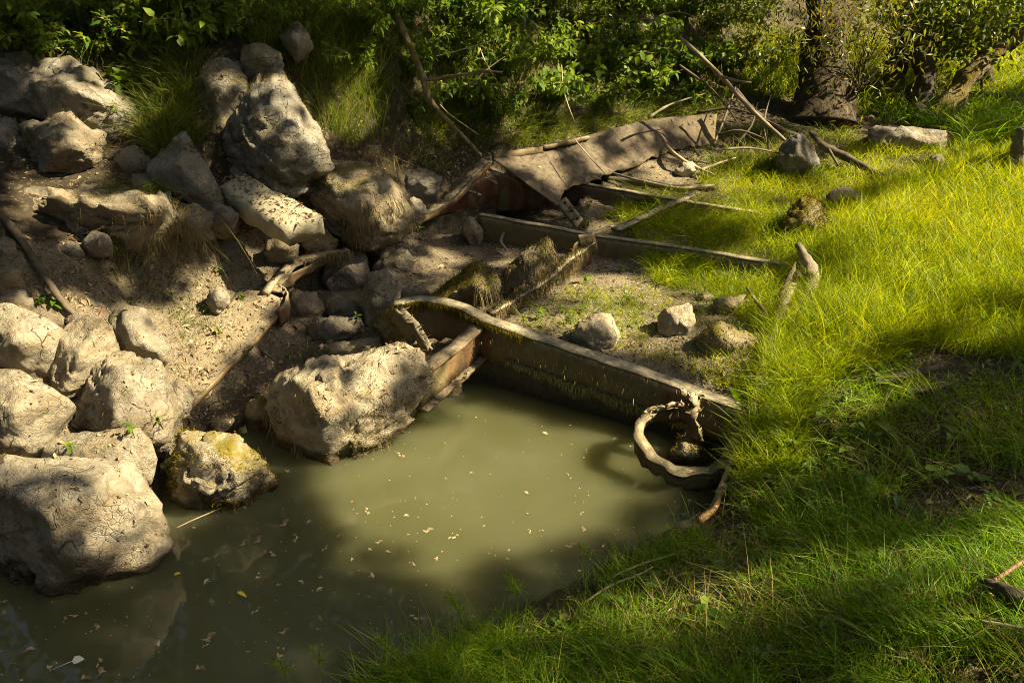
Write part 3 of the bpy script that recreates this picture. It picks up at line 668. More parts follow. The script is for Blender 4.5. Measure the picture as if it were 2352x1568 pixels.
# ------------------------------------------------------------------ boulders
_ico = {}
def ico(k):
    if k not in _ico:
        bm = bmesh.new(); bmesh.ops.create_icosphere(bm, subdivisions=k, radius=1.0)
        _ico[k] = (np.array([v.co[:] for v in bm.verts]), np.array([[v.index for v in f.verts] for f in bm.faces])); bm.free()
    return _ico[k]
ROCKS = {}
GROW = {k: 1.08 for k in ('R12b', 'R13', 'R14', 'R15', 'R16', 'R17', 'R18', 'R19', 'R19b', 'R4', 'R2', 'R5', 'R9')}
def rock(key, name, label, mat, base, outline, inner=(), thick=None, foot=.05, det=5, rough=1., sharp=180, cuts=7, facet=34, group=None, cat='boulder', lift=0., angular=1.25):
    """stone whose outline, ridges and depth are given: outline points lie at the stone's own distance, inner points come
    towards the viewer by so many metres, the back is a narrower copy 'thick' metres behind; the foot is sunk"""
    D = depth_of(P(*base)) + lift
    o2 = np.array([[c[0], c[1]] for c in outline], float); cen = o2.mean(0); o2 = cen + (o2 - cen) * GROW.get(key, 1.)
    off = np.array([c[2] if len(c) > 2 else 0. for c in outline])
    wid = (o2.max(0) - o2.min(0)) * D / FPX
    if thick is None: thick = float(wid.min()) * .8
    pts = [PD(u, v, D - f) for (u, v), f in zip(o2, off)]
    vmax, vmin = o2[:, 1].max(), o2[:, 1].min()
    for (u, v), f in zip(o2, off):
        if v > cen[1]: pts.append(PD(u, v, D - f) - np.array([0, -.02, foot * (v - cen[1]) / (vmax - cen[1])]))
    for c in inner: pts.append(PD(c[0], c[1], D - c[2]))
    for sc, dp in ((.86, .55), (.55, 1.)):
        for (u, v) in o2:
            q = cen + (np.array([u, v]) - cen) * sc; pts.append(PD(q[0], q[1], D + thick * dp) - np.array([0, 0, thick * dp * .35]))
    bm = bmesh.new()
    for p in pts: bm.verts.new(tuple(p))
    bmesh.ops.convex_hull(bm, input=bm.verts); 
    loose = [v for v in bm.verts if not v.link_faces]; bmesh.ops.delete(bm, geom=loose, context='VERTS')
    bm.faces.ensure_lookup_table()
    hv = np.array([v.co[:] for v in bm.verts]); c0 = (hv.max(0) + hv.min(0)) / 2; ext = (hv.max(0) - hv.min(0)) / 2
    N, Hh, FA = [], [], []
    for f in bm.faces:
        if f.calc_area() < 1e-6: continue
        a, b_, c_ = [(np.array(v.co[:]) - c0) / ext for v in f.verts[:3]]
        n_ = np.cross(b_ - a, c_ - a); ln = np.linalg.norm(n_)
        if ln < 1e-9: continue
        n_ /= ln; h_ = n_ @ a
        if h_ < 0: n_, h_ = -n_, -h_
        N.append(n_); Hh.append(max(h_, .05)); FA.append(ln)
    bm.free(); N = np.array(N); Hh = np.array(Hh); FA = np.array(FA)
    # keep only the chief faces, so that the stone is a block and not a ball
    ar = []
    hn_ = (hv - c0) / ext
    order = np.argsort(-FA); sel = []
    for i in order:
        if all(N[i] @ N[j] < math.cos(math.radians(facet)) for j in sel): sel.append(i)
    N = N[sel]; N = np.concatenate([N, np.eye(3), -np.eye(3)]); Hh = (N @ hn_.T).max(1) * np.r_[np.full(len(sel), .965), np.full(6, 1.0)]
    # broken-off corners: extra flat faces
    rg = np.random.default_rng(sum(ord(ch) * (i + 3) for i, ch in enumerate(key))); 
    en = unit(rg.normal(size=(cuts, 3))); eh = (en @ hn_.T).max(1) * rg.uniform(.84, .95, cuts)
    N = np.concatenate([N, en]); Hh = np.concatenate([Hh, eh])
    d, F = ico(det)
    inv = np.maximum((d @ N.T) / Hh[None], 1e-4)          # 1/r per plane
    r = 1 / ((inv ** sharp).sum(1) / 2.5) ** (1 / sharp)
    V = c0 + d * r[:, None] * ext
    s = float(np.exp(np.log(ext * 2).mean())); sd = sum(ord(ch) for ch in key) * 13 % 997
    nd = unit(d * r[:, None] / ext)
    q = V / s + sd * 1.37
    A = s * rough
    dis = A * (.014 * fbm(q * 2., 3, sd) + .075 * angular * chip(q * 1.7, sd) * .6 + .030 * angular * chip(q * 6.5 * np.array([1, 1, 1.5]), sd + 40) * .6 + .008 * chip(q * 14 * np.array([1, 1, 1.4]), sd + 80) * .7 + .014 * fbm(q * 8, 5, sd + 5))
    ck = np.abs(fbm(q * np.array([1.6, 1.6, 2.1]) + 31, 4, sd + 60)); dis = dis - A * .030 * np.exp(-(ck / .022) ** 2)
    ck = np.abs(fbm(q * np.array([4.2, 4.2, 5.]) + 11, 3, sd + 70)); dis = dis - A * .006 * np.exp(-(ck / .03) ** 2)
    bed = unit(rg.normal(size=3) + np.array([0, 0, 1.2])); sw = (q @ bed) * rg.uniform(4.5, 7.) + .5 * fbm(q * 2.3, 3, sd + 90); sw = sw - np.floor(sw)
    dis = dis + A * .024 * np.minimum(sw * 1.15, (1 - sw) * 8) * np.clip(.5 + 1.6 * fbm(q * 1.6, 2, sd + 95), 0, 1.2)
    V = V + nd * dis[:, None]
    me = mesh_np(name, V, None, F, smooth=False)
    ob = obj(name, me, rockm(mat), None, origin=tuple(np.array([c0[0], c0[1], V[:, 2].min()])))
    tag(ob, label, cat, group)
    # vertex normals in world space for moss and roots
    ROCKS[key] = (ob, V, unit(np.stack([nd[:, 0], nd[:, 1], nd[:, 2]], 1)))
    return ob

rock('R1', 'boulder', 'long tan boulder leaning at top left under the hillside grass', 'grey', (200,300,1.3), [(-60,130),(0,118),(160,118),(235,172),(330,240),(352,300),(318,335),(220,306),(100,272),(-60,235)], [(60,200,.25),(160,200,.28),(250,255,.2)], .6, det=6)
rock('R2', 'boulder', 'layered block wedged beneath the long leaning boulder', 'dim', (150,398,1.1), [(48,285),(120,262),(200,285),(243,318),(228,378),(132,402),(72,372)], [(120,330,.22),(190,340,.2)], .4, rough=1.7)
rock('R3', 'rock', 'small flat grey stone on the left end of the ledge slab', 'greyplain', (60,436,1.02), [(4,412),(40,384),(92,388),(112,402),(62,437),(20,430)], [(60,405,.08)], .2, det=4, cat='rock')
rock('R4', 'rock_slab', 'long flat ledge slab with dark overhang at left', 'dim', (200,530,.86), [(-60,470),(60,430),(250,440),(400,450),(478,478),(452,520),(360,540),(240,552),(140,520),(-60,492)], [(120,455,.3),(300,470,.32),(400,490,.25)], .55, foot=.02, cat='slab', rough=1.5, angular=1.7, facet=24, det=6)
rock('R4b', 'rock', 'small pale block at the right end of ledge slab', 'dim', (440,540,.82), [(385,470),(450,460),(490,490),(482,540),(420,545),(388,530)], [(440,500,.15)], .3, det=4, cat='rock')
rock('R5', 'rock_slab', 'smooth grey upright slab between ledge and pyramid boulder', 'greyplain', (430,470,.95), [(346,382),(375,345),(415,308),(445,335),(480,400),(502,466),(470,472),(372,424)], [(430,400,.10),(400,370,.08)], .22, rough=.45, cat='slab')
rock('R6', 'boulder', 'tall pyramid shaped grey boulder with moss patches', 'grey', (610,420,.97), [(488,345),(500,285),(545,225),(622,155),(655,178),(700,255),(728,310),(752,372),(700,405),(625,422),(545,392)], [(612,300,.36),(690,330,.30),(640,395,.24),(628,190,.10)], .75, foot=.12, rough=.9, det=6)
rock('R6b', 'boulder', 'pale weathered outcrop behind pyramid boulder', 'silt', (500,330,1.2), [(440,250),(455,175),(490,130),(540,130),(570,180),(570,260),(520,340),(460,330)], [(500,220,.18)], .5)
rock('R6c', 'rock', 'pale outcrop high in the grass above pyramid boulder', 'silt', (600,180,1.6), [(555,110),(600,90),(650,120),(655,165),(610,190),(560,170)], [(600,140,.12)], .35, det=4, cat='rock')
rock('R6d', 'rock', 'small dark pointed stone near top in the hillside grass', 'dim', (680,130,1.72), [(640,85),(672,48),(705,65),(718,105),(680,130)], [(680,90,.1)], .3, det=4, cat='rock')
# concrete plank
rock('R8', 'boulder', 'round boulder with hanging dry roots beside the concrete plank', 'silt', (850,567,.47), [(678,430),(700,395),(770,362),(850,368),(905,392),(945,455),(952,500),(905,552),(850,570),(770,535),(720,495)], [(800,450,.38),(870,430,.30),(830,510,.32),(740,440,.25)], .65, foot=.05, rough=.8, angular=.7, det=6)
rock('R8b', 'rock', 'small tan knob against the right side of round boulder', 'tan', (950,515,.45), [(925,470),(945,450),(978,465),(982,490),(955,515),(930,512)], [(958,482,.1)], .2, det=4, cat='rock')
rock('R9', 'boulder', 'grey stone half buried in soil right of round boulder', 'greyplain', (960,450,.56), [(898,400),(930,385),(985,388),(1012,410),(1000,448),(930,455),(905,440)], [(950,410,.15)], .4, cat='rock')
# the pond-side stones
rock('R10', 'boulder', 'large angular boulder with mossy streaks at the pond, touching the girder', 'wedge', (740,1035,.0), [(604,930),(622,880),(650,848),(885,786),(950,800),(1000,868),(1003,888),(870,965),(812,1040),(742,1054),(640,1000)], [(713,890,.34),(738,1000,.30),(890,832,.12),(880,900,.16),(780,960,.28)], .7, foot=.25, det=6, rough=.85, angular=1.2, cuts=2, facet=26)
rock('R11', 'boulder', 'yellow mossy stone standing in the water by left bank', 'yellowmoss', (500,1165,.0), [(392,1100),(400,1020),(440,992),(520,994),(560,1015),(605,1066),(612,1090),(565,1130),(490,1168),(420,1170),(388,1140)], [(470,1050,.22),(540,1070,.20),(440,1090,.18)], .45, foot=.3, det=6, rough=1.2)
rock('R12', 'boulder', 'biggest foreground boulder at left rising from the pond', 'pale', (160,1318,.0), [(-80,1110),(0,1072),(120,1050),(240,1040),(330,1045),(352,1080),(382,1185),(372,1215),(290,1290),(215,1312),(150,1322),(60,1290),(-80,1270)], [(75,1090,.36),(100,1160,.40),(148,1290,.30),(270,1115,.30),(290,1255,.24)], .9, foot=.3, det=6, rough=.95, angular=1.3)
rock('R12b', 'rock_slab', 'sloping silt covered slab joining foreground boulder to the bank', 'pale', (250,1080,.22), [(60,1040),(90,1000),(220,985),(330,1000),(352,1050),(330,1100),(100,1110)], [(220,1040,.18)], .6, cat='slab', rough=.5)
rock('R13', 'boulder', 'smooth pale slab boulder on left edge above the foreground boulder', 'pale', (60,1050,.3), [(-80,860),(0,838),(70,862),(130,900),(148,940),(138,965),(90,1015),(20,1062),(-80,1080)], [(50,930,.25),(20,990,.25)], .6, foot=.1, rough=.5, angular=.6, det=6)
rock('R14', 'boulder', 'cracked tan boulder in the middle of left bank pile', 'tan', (330,1020,.16), [(140,965),(165,920),(240,835),(300,808),(345,820),(385,880),(400,935),(398,1000),(350,1028),(290,1010),(200,985)], [(252,850,.24),(265,955,.34),(292,1005,.26),(350,830,.10),(388,975,.14)], .6, foot=.06, det=6, rough=1.0)
rock('R15', 'rock', 'upright tan stone perched on top of the cracked boulder', 'tan', (310,815,.36), [(240,750),(262,715),(292,703),(330,712),(345,740),(392,800),(385,830),(345,835),(300,812),(262,805)], [(295,750,.18),(335,790,.16)], .35, cat='rock', rough=.8)
rock('R16', 'boulder', 'leaf strewn tan boulder behind the cracked boulder', 'tan', (150,880,.42), [(98,860),(110,800),(150,755),(210,735),(255,760),(262,830),(225,880),(150,905),(110,895)], [(180,810,.2),(170,860,.18)], .5, rough=.9, det=6)
rock('R17', 'rock', 'small pale stone between cracked boulder and rusty plate edge', 'pale', (415,945,.2), [(386,880),(405,868),(432,880),(438,915),(425,945),(398,955),(385,920)], [(410,905,.08)], .2, det=4, cat='rock')
rock('R18', 'boulder', 'broad sunlit sloping boulder at left edge', 'pale', (60,850,.52), [(-80,720),(0,702),(70,715),(128,745),(138,775),(118,830),(70,868),(-80,850)], [(40,780,.2)], .6, rough=.5, angular=.6, det=6)
rock('R19', 'rock', 'squarish stone at left edge with plant on top', 'tan', (30,720,.68), [(-40,672),(20,660),(62,668),(73,700),(50,722),(-40,728)], [(30,690,.1)], .3, det=4, cat='rock')
rock('R19b', 'rock', 'dim stone at left edge beneath the slanting log', 'dim', (20,660,.8), [(-40,615),(20,607),(52,620),(50,655),(10,668),(-40,660)], [(20,635,.1)], .3, det=4, cat='rock')
rock('R19c', 'rock', 'rounded stone behind leaf strewn boulder near the slanting log', 'dim', (110,760,.6), [(62,725),(95,708),(140,722),(150,750),(110,765),(75,755)], [(105,735,.1)], .25, det=4, cat='rock')
rock('R19d', 'rock', 'low brown stone half buried left of perched stone', 'dim', (190,755,.6), [(150,735),(180,712),(225,715),(235,745),(200,760),(160,757)], [(190,735,.08)], .25, det=4, cat='rock')
rock('R19e', 'rock', 'small stone under the ledge slab', 'dim', (160,590,.82), [(130,572),(150,555),(180,556),(190,580),(160,592),(138,590)], [(160,572,.06)], .2, det=4, cat='rock')
rock('R19f', 'rock', 'dark stone in the recess under the ledge slab', 'dim', (225,575,.83), [(185,550),(215,525),(255,535),(262,565),(225,578),(195,575)], [(225,550,.06)], .25, det=4, cat='rock')
rock('R19g', 'rock', 'upper dim stone at left edge below the overhang', 'dim', (15,605,.88), [(-40,560),(10,535),(38,550),(42,585),(10,605),(-40,600)], [(10,570,.08)], .25, det=4, cat='rock')
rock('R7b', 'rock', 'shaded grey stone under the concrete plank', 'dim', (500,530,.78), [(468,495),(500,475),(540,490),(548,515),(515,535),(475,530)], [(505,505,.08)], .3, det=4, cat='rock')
rock('R7c', 'rock', 'round pale stone lying on the soil slope', 'silt', (495,705,.43), [(470,692),(482,665),(505,655),(525,668),(522,690),(498,707),(478,705)], [(498,680,.06)], .2, det=4, cat='rock')
for k_, (lab_, b_, o_, i2) in enumerate([
 ('dark stone filling the gap under the end of long boulder', (300,400,1.08), [(255,372),(270,340),(315,335),(348,362),(340,398),(285,408)], [(300,370,.1)]),
 ('dull stone between layered block and upright slab', (330,440,1.0), [(285,428),(300,402),(345,398),(365,425),(350,448),(300,448)], [(328,420,.1)]),
 ('dark boulder in the left edge hollow under the long boulder', (10,350,1.2), [(-60,290),(10,262),(55,290),(62,340),(20,372),(-60,370)], [(10,320,.1)]),
 ('low dark stone under the left end of ledge slab', (80,530,.9), [(30,520),(45,498),(100,495),(128,515),(110,540),(50,540)], [(80,515,.1)]),
 ('grey stone below the upright slab foot', (520,520,.85), [(478,500),(490,468),(530,470),(548,498),(530,522),(490,524)], [(512,495,.1)]),
 ('shaded stone under the front end of concrete plank', (640,585,.56), [(600,575),(618,548),(660,545),(690,565),(670,590),(615,590)], [(640,565,.08)]),
 ('shaded stone under the round boulder foot', (720,575,.53), [(690,560),(700,525),(745,520),(775,548),(760,575),(710,578)], [(730,545,.08)]),
 ('brown stone in the pile left of perched stone', (225,800,.48), [(200,790),(215,765),(250,762),(262,790),(245,812),(212,810)], [(230,785,.08)])]):
    rock('F%d' % k_, 'rock', lab_, ['dim', 'greyplain', 'dim', 'dim', 'greyplain', 'dim', 'mossy', 'tan'][k_], b_, o_, i2, .3, det=4, cat='rock')
# around the dark opening
rock('R20', 'rock', 'upright grey stone standing in the opening of the wreck', 'grey', (870,745,.18), [(828,700),(835,650),(855,622),(890,614),(915,630),(920,670),(905,715),(880,735),(842,748)], [(870,670,.13)], .25, cat='rock', rough=.9)
rock('R20b', 'rock', 'low pale wedge stone in front of the opening', 'tan', (770,782,.12), [(700,765),(712,740),(755,726),(830,726),(836,750),(800,775),(740,786)], [(770,748,.12)], .25, cat='rock')
rock('R20c', 'rock', 'brown stone deep in the opening above the wedge stone', 'dim', (780,725,.15), [(738,705),(752,682),(790,678),(828,700),(832,722),(780,730),(745,725)], [(785,700,.08)], .25, det=4, cat='rock')
rock('R20d', 'rock', 'dark stone at left inside the opening', 'dim', (695,738,.16), [(652,705),(672,668),(725,670),(745,705),(730,735),(680,742)], [(695,700,.1)], .3, det=4, cat='rock')
rock('R20e', 'boulder', 'dark block closing the back of the opening under round boulder', 'dim', (790,660,.16), [(735,640),(745,592),(800,575),(845,585),(850,640),(815,668),(760,665)], [(795,620,.1)], .4, det=4)
rock('R20f', 'rock', 'mossy dark stone behind the jagged strip', 'mossy', (910,790,.14), [(858,755),(862,725),(895,705),(945,725),(965,770),(930,798),(880,792)], [(905,750,.14)], .3, cat='rock')
rock('R20g', 'rock', 'flat mossy stone between wedge stone and pond boulder', 'dim', (800,815,.1), [(735,808),(760,785),(830,775),(880,785),(870,808),(800,822)], [(810,795,.08)], .25, det=4, cat='rock')
rock('R20h', 'rock', 'pale triangular stone below round boulder on the mud', 'tan', (900,620,.27), [(855,620),(880,590),(915,565),(945,585),(955,615),(910,628)], [(910,598,.08)], .2, det=4, cat='rock')
rock('R20i', 'rock', 'stone in the dark behind the middle beam end', 'dim', (1085,560,.27), [(1060,530),(1068,500),(1090,497),(1113,525),(1108,555),(1080,562)], [(1085,525,.08)], .2, det=4, cat='rock')
rock('R20j', 'rock', 'low stone behind upright stone at the beam end', 'dim', (950,680,.24), [(915,672),(935,655),(975,655),(1000,680),(960,690),(920,690)], [(955,668,.05)], .2, det=4, cat='rock')
rock('R21', 'boulder', 'moss covered cone stone behind the nearest beam', 'allmoss', (1080,705,.25), [(985,690),(1000,665),(1060,618),(1095,600),(1130,615),(1162,650),(1160,690),(1120,715),(1040,715)], [(1090,650,.22),(1040,680,.15)], .45, foot=.05, angular=.6)
rock('R21b', 'boulder', 'mossy grey stone standing at the stringer', 'mossy', (1210,680,.3), [(1145,665),(1158,620),(1190,590),(1225,560),(1262,556),(1275,590),(1270,640),(1220,685),(1170,690)], [(1215,615,.18),(1190,650,.12)], .35, foot=.05)
# on the silted deck
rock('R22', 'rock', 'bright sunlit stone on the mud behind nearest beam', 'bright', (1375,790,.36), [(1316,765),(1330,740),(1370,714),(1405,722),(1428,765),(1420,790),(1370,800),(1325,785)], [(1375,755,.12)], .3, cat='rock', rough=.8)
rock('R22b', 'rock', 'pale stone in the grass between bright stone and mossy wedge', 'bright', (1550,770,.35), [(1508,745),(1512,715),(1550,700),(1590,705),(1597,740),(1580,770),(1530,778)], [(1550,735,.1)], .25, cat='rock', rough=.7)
rock('R22c', 'rock', 'wedge stone with dark mossy left face near the beam end', 'mossy', (1670,800,.34), [(1598,775),(1625,745),(1655,733),(1720,765),(1752,790),(1735,808),(1660,812),(1610,800)], [(1648,770,.14),(1690,790,.1)], .3, cat='rock')
rock('R22d', 'rock', 'stone with grassy top behind the mossy wedge', 'silt', (1690,722,.35), [(1632,705),(1645,680),(1690,675),(1720,695),(1722,720),(1690,730),(1645,725)], [(1680,700,.1)], .3, cat='rock', det=4)
rock('R22e', 'rock', 'small stone left of the grassy topped stone', 'silt', (1615,690,.34), [(1600,685),(1605,672),(1625,668),(1640,680),(1630,695),(1610,697)], [(1618,682,.04)], .1, cat='rock', det=4)
rock('R23', 'tree_stump', 'brown mossy rotten stump in the sunny grass', 'allmoss', (1845,545,.43), [(1798,525),(1808,490),(1840,462),(1865,458),(1890,475),(1897,515),(1880,545),(1820,548)], [(1850,500,.15)], .35, cat='stump', rough=1.5)
rock('R24', 'boulder', 'grey stone under the fallen branches at the back', 'greyplain', (1830,400,.52), [(1778,375),(1785,340),(1810,308),(1840,303),(1868,330),(1880,370),(1865,398),(1800,402)], [(1830,350,.2)], .5, cat='rock')
rock('R24b', 'rock_slab', 'long low grey slab in the grass before the trees', 'grey', (2080,342,.58), [(1992,318),(1998,296),(2060,290),(2150,302),(2182,315),(2178,340),(2080,346),(2000,338)], [(2080,315,.2)], .45, cat='slab')
rock('R24c', 'rock', 'pale stone cut off by the right edge of picture', 'silt', (2350,420,.6), [(2318,400),(2325,335),(2345,285),(2400,280),(2420,420),(2340,425)], [(2350,360,.1)], .4, cat='rock', det=4)
rock('R24d', 'rock', 'small grey stone in grass behind the stump', 'greyplain', (1940,470,.5), [(1895,455),(1920,430),(1960,432),(1985,455),(1960,475),(1910,475)], [(1940,450,.08)], .3, cat='rock', det=4)
rock('R24e', 'rock', 'tan pebble stone beside the long low slab', 'tan', (2150,385,.56), [(2130,372),(2138,355),(2160,352),(2172,370),(2160,386),(2140,386)], [(2150,368,.06)], .2, cat='rock', det=4)
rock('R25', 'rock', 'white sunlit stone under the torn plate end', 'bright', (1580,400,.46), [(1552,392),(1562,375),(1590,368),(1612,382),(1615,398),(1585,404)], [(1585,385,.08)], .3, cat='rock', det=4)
rock('R26', 'rock', 'mossy stone lying inside the rusted hoop', 'yellowmoss', (1585,1058,.02), [(1530,1045),(1545,1022),(1568,1008),(1600,1020),(1632,1050),(1600,1066),(1550,1062)], [(1575,1035,.08)], .2, foot=.12, cat='rock', det=5)
rock('R27', 'rock', 'wet brown stone under the girder at waterline', 'dim', (1030,905,.02), [(998,895),(1010,872),(1042,868),(1062,890),(1050,905),(1010,908)], [(1030,885,.05)], .15, foot=.15, cat='rock', det=4)
rock('R28', 'rock', 'flat wet stone at the water left of pond boulder', 'dim', (520,990,.02), [(480,978),(510,960),(548,955),(552,972),(520,992),(490,992)], [(520,972,.03)], .12, foot=.1, cat='rock', det=4)
rock('R29', 'rock', 'mossy brown stone tucked behind pond boulder on the left', 'mossy', (590,975,.04), [(560,950),(570,925),(600,910),(625,930),(630,965),(600,985),(570,975)], [(592,945,.06)], .2, foot=.1, cat='rock', det=4)

# concrete plank
def prism(corners_top, thick, wob, seed, nu=26, nv=8):
    a, b_, c, d = [np.asarray(x) for x in corners_top]
    V, Q, _ = loft([[a, b_], [d, c]], nu, nv, thick, 0.0, seed)
    V = V + wob * np.stack([fbm(V * 7 + k * 9, 3, seed + k) for k in range(3)], 1); return V, Q, None
ct = [P(498,430,1.03), P(655,522,.89), P(742,496,.91), P(565,405,1.06)]
V, Q, _ = prism(ct, .13, .03, 5)
pk = obj('concrete_slab', mesh_np('concrete_slab', V, Q), M['concrete'], None, origin=tuple(P(620,500,.75)))
tag(pk, 'broken concrete plank strewn with leaves sticking out of the rock pile', 'slab')

# moss tufts and hanging roots on stones ----------------------------
def on_rock(key, n, kind, hmin, hmax, mat, sel, name, wd=.004):
    ob, V, Nn = ROCKS[key]; m = np.where(sel(V, Nn))[0]
    if not len(m): return
    k = RNG.choice(m, n); q = V[k] + RNG.normal(size=(n, 3)) * .006
    if kind == 'moss':
        dr = unit(Nn[k] + np.array([0, 0, .5]) + RNG.normal(size=(n, 3)) * .45); bd = RNG.normal(size=(n, 3)) * .3
    else:
        dr = unit(np.array([0, 0, -1.]) + Nn[k] * .35 + RNG.normal(size=(n, 3)) * .15); bd = np.array([0, 0, -.4]) + RNG.normal(size=(n, 3)) * .12
        q = q + Nn[k] * .012
    Vv, Q, T, i_ = blades(q, dr, bd, RNG.uniform(hmin, hmax, n), wd, 2)
    me = mesh_np(name, Vv, Q, T, RNG.random(n)[i_]); me.materials.append(M[mat])
    me.transform(Matrix.Translation(-Vector(ob.location)))
    o = bpy.data.objects.new(name, me); put(o, ob); o['kind'] = 'stuff'
def sn(sc, th, s, zmin=-.2, off=0):
    return lambda V, N: (fbm(V * sc + off, 4, s) > th) & (N[:, 2] > zmin) & (N[:, 1] < .6)
on_rock('R6', 4200, 'moss', .008, .024, 'moss', sn(4, .05, 3, -.5), 'moss')
on_rock('R5', 500, 'moss', .006, .016, 'moss', sn(5, .25, 23, -.5), 'moss')
on_rock('R2', 900, 'moss', .008, .02, 'moss', sn(5, .1, 24, .1), 'moss')
on_rock('R4', 900, 'roots', .05, .16, 'roots', lambda V, N: (N[:, 1] < -.2) & (V[:, 0] > -2.6) & (fbm(V * 6, 3, 5) > .1), 'hanging_roots', .003)
on_rock('R8', 2600, 'moss', .008, .022, 'moss', sn(5, .1, 4, .2), 'moss')
on_rock('R8', 1100, 'roots', .04, .14, 'roots', sn(6, .22, 6, -.1, 3), 'hanging_roots', .0035)
on_rock('R10', 5200, 'moss', .006, .020, 'moss', lambda V, N: (fbm(V * 5, 4, 5) > .05 - .25 * (V[:, 0] > -.75)) & (N[:, 2] > -.2) & (N[:, 1] < .5), 'moss')
on_rock('R10', 420, 'roots', .02, .08, 'roots', sn(7, .28, 7, -.4, 5), 'hanging_roots')
on_rock('R11', 6000, 'moss', .006, .02, 'ymoss', sn(5, -.02, 8, -.1), 'moss')
on_rock('R11', 500, 'roots', .04, .12, 'roots', lambda V, N: (N[:, 2] < .1) & (N[:, 2] > -.5) & (N[:, 1] < -.1) & (fbm(V * 8, 3, 2) > .1), 'hanging_roots')
on_rock('R12', 3000, 'moss', .006, .016, 'moss', sn(5, .22, 9, -.4), 'moss')
on_rock('R13', 900, 'moss', .006, .014, 'moss', sn(6, .28, 19, -.4), 'moss')
on_rock('R14', 1300, 'moss', .006, .016, 'moss', sn(5, .24, 29, -.4), 'moss')
on_rock('R21', 5200, 'moss', .01, .028, 'moss', sn(3, -.6, 10, -.4), 'moss')
on_rock('R21', 800, 'roots', .04, .15, 'roots', lambda V, N: (N[:, 0] > .2) & (N[:, 1] < .3), 'hanging_roots')
on_rock('R21b', 2600, 'moss', .008, .022, 'moss', sn(4, -.05, 11, -.4), 'moss')
on_rock('R21b', 900, 'roots', .03, .10, 'roots', sn(5, .05, 12, -.3), 'hanging_roots')
on_rock('R23', 4200, 'moss', .012, .04, 'moss', sn(3, -.5, 13, -.6), 'moss')
on_rock('R22c', 1500, 'moss', .006, .018, 'moss', lambda V, N: (N[:, 0] < .05) & (N[:, 2] > -.3), 'moss')
on_rock('R26', 1200, 'moss', .006, .02, 'ymoss', sn(4, -.2, 14, 0), 'moss')
on_rock('R1', 1500, 'moss', .008, .02, 'moss', sn(3, .2, 15, 0), 'moss')
on_rock('R20f', 1200, 'moss', .008, .02, 'moss', sn(3, -.2, 16, -.2), 'moss')

# ------------------------------------------------------------------ dead wood
def wood(name, label, cat, chains, mat, rough=.25, group=None, sub=4, seed=1):
    """first chain is the stem (the thing), the others are child twigs; a chain is [(u,v,z or depth-as-negative), ...], [radii]"""
    first = None
    for k, (pts, rad) in enumerate(chains):
        w3 = [P(*p) if p[2] >= -.5 else PD(p[0], p[1], -p[2]) for p in pts]
        V, Q, T = tube(w3, rad, 8, rough, seed + k, sub=sub)
        if k == 0:
            org = tuple(w3[0]); first = obj(name, mesh_np(name, V, Q, T, smooth=True), M[mat], None, origin=org); tag(first, label, cat, group); o0 = org
        else:
            o = obj('twig', mesh_np('twig', V, Q, T, smooth=True), M[mat]); o.data.transform(Matrix.Translation(-Vector(o0))); o.parent = first
    return first
wood('slanting_log', 'thin dark log slanting down the left bank', 'log', [([(-10,480,1.06),(40,540,.98),(80,600,.88),(120,660,.78),(150,700,.68),(178,728,.62)], [.024,.024,.022,.020,.017,.012])], 'darkwood', .45)
bd = -6.3
wood('fallen_branch', 'long pale fallen branch hanging down the middle of the hillside', 'branch',
     [([(885,-40,bd),(905,20,bd),(935,90,bd),(968,170,bd),(985,225,-6.35),(1030,280,-6.45),(1075,325,-6.5),(1105,358,-6.55)], [.03,.03,.028,.026,.022,.02,.016,.012]),
      ([(972,183,bd),(1010,180,bd),(1060,172,-6.2),(1110,165,-6.2),(1155,166,-6.2)], [.017,.015,.012,.010,.006]),
      ([(1068,172,-6.2),(1075,185,-6.2),(1078,200,-6.2)], [.007,.006,.004])], 'branchmoss')
wood('leaning_branch', 'long straight grey branch leaning down to the grass at the back', 'branch',
     [([(1560,85,-7.6),(1610,130,-7.6),(1660,180,-7.6),(1700,225,-7.6),(1750,275,-7.58),(1800,320,-7.56),(1862,380,-7.5)], [.018,.021,.022,.022,.02,.017,.010]),
      ([(1655,175,-7.6),(1690,185,-7.5),(1725,190,-7.5)], [.014,.011,.007]),
      ([(1745,270,-7.58),(1760,300,-7.6),(1765,345,-7.65)], [.012,.01,.007])], 'deadwood', .2)
wood('fallen_branch', 'dark branch lying behind the leaning branch up to the grey stone', 'branch',
     [([(1690,205,-8.0),(1720,245,-8.0),(1755,275,-8.05),(1800,300,-8.1),(1850,318,-8.1)], [.022,.03,.032,.028,.02])], 'darkwood', .3)
wood('fallen_branch', 'thick dark branch lying from grey stone across the grass', 'branch',
     [([(1862,305,.72),(1890,335,.68),(1920,350,.64),(1970,375,.6),(2035,412,.55)], [.02,.035,.04,.038,.03]), ([(1905,345,.66),(1925,380,.6)], [.015,.01])], 'darkwood', .35)
wood('horizontal_log', 'thin bare log lying level between trees at right edge', 'log',
     [([(2190,213,-9.3),(2240,220,-9.3),(2300,224,-9.3),(2400,222,-9.3)], [.05,.05,.052,.055]), ([(2256,215,-9.3),(2254,190,-9.3),(2255,160,-9.3)], [.016,.014,.01])], 'barkpale', .15)
wood('driftwood_log', 'grey weathered log end standing in the grass by the middle beam', 'log',
     [([(1832,562,.62),(1850,595,.58),(1862,625,.52),(1862,665,.44),(1850,705,.38)], [.022,.038,.042,.042,.034])], 'deadwood', .7)
wood('bark_stick', 'scaly stick leaning against the grey driftwood log', 'stick',
     [([(1828,605,.55),(1812,640,.5),(1795,680,.45),(1780,720,.4),(1772,752,.37)], [.012,.017,.019,.019,.016])], 'barkpale', .5)
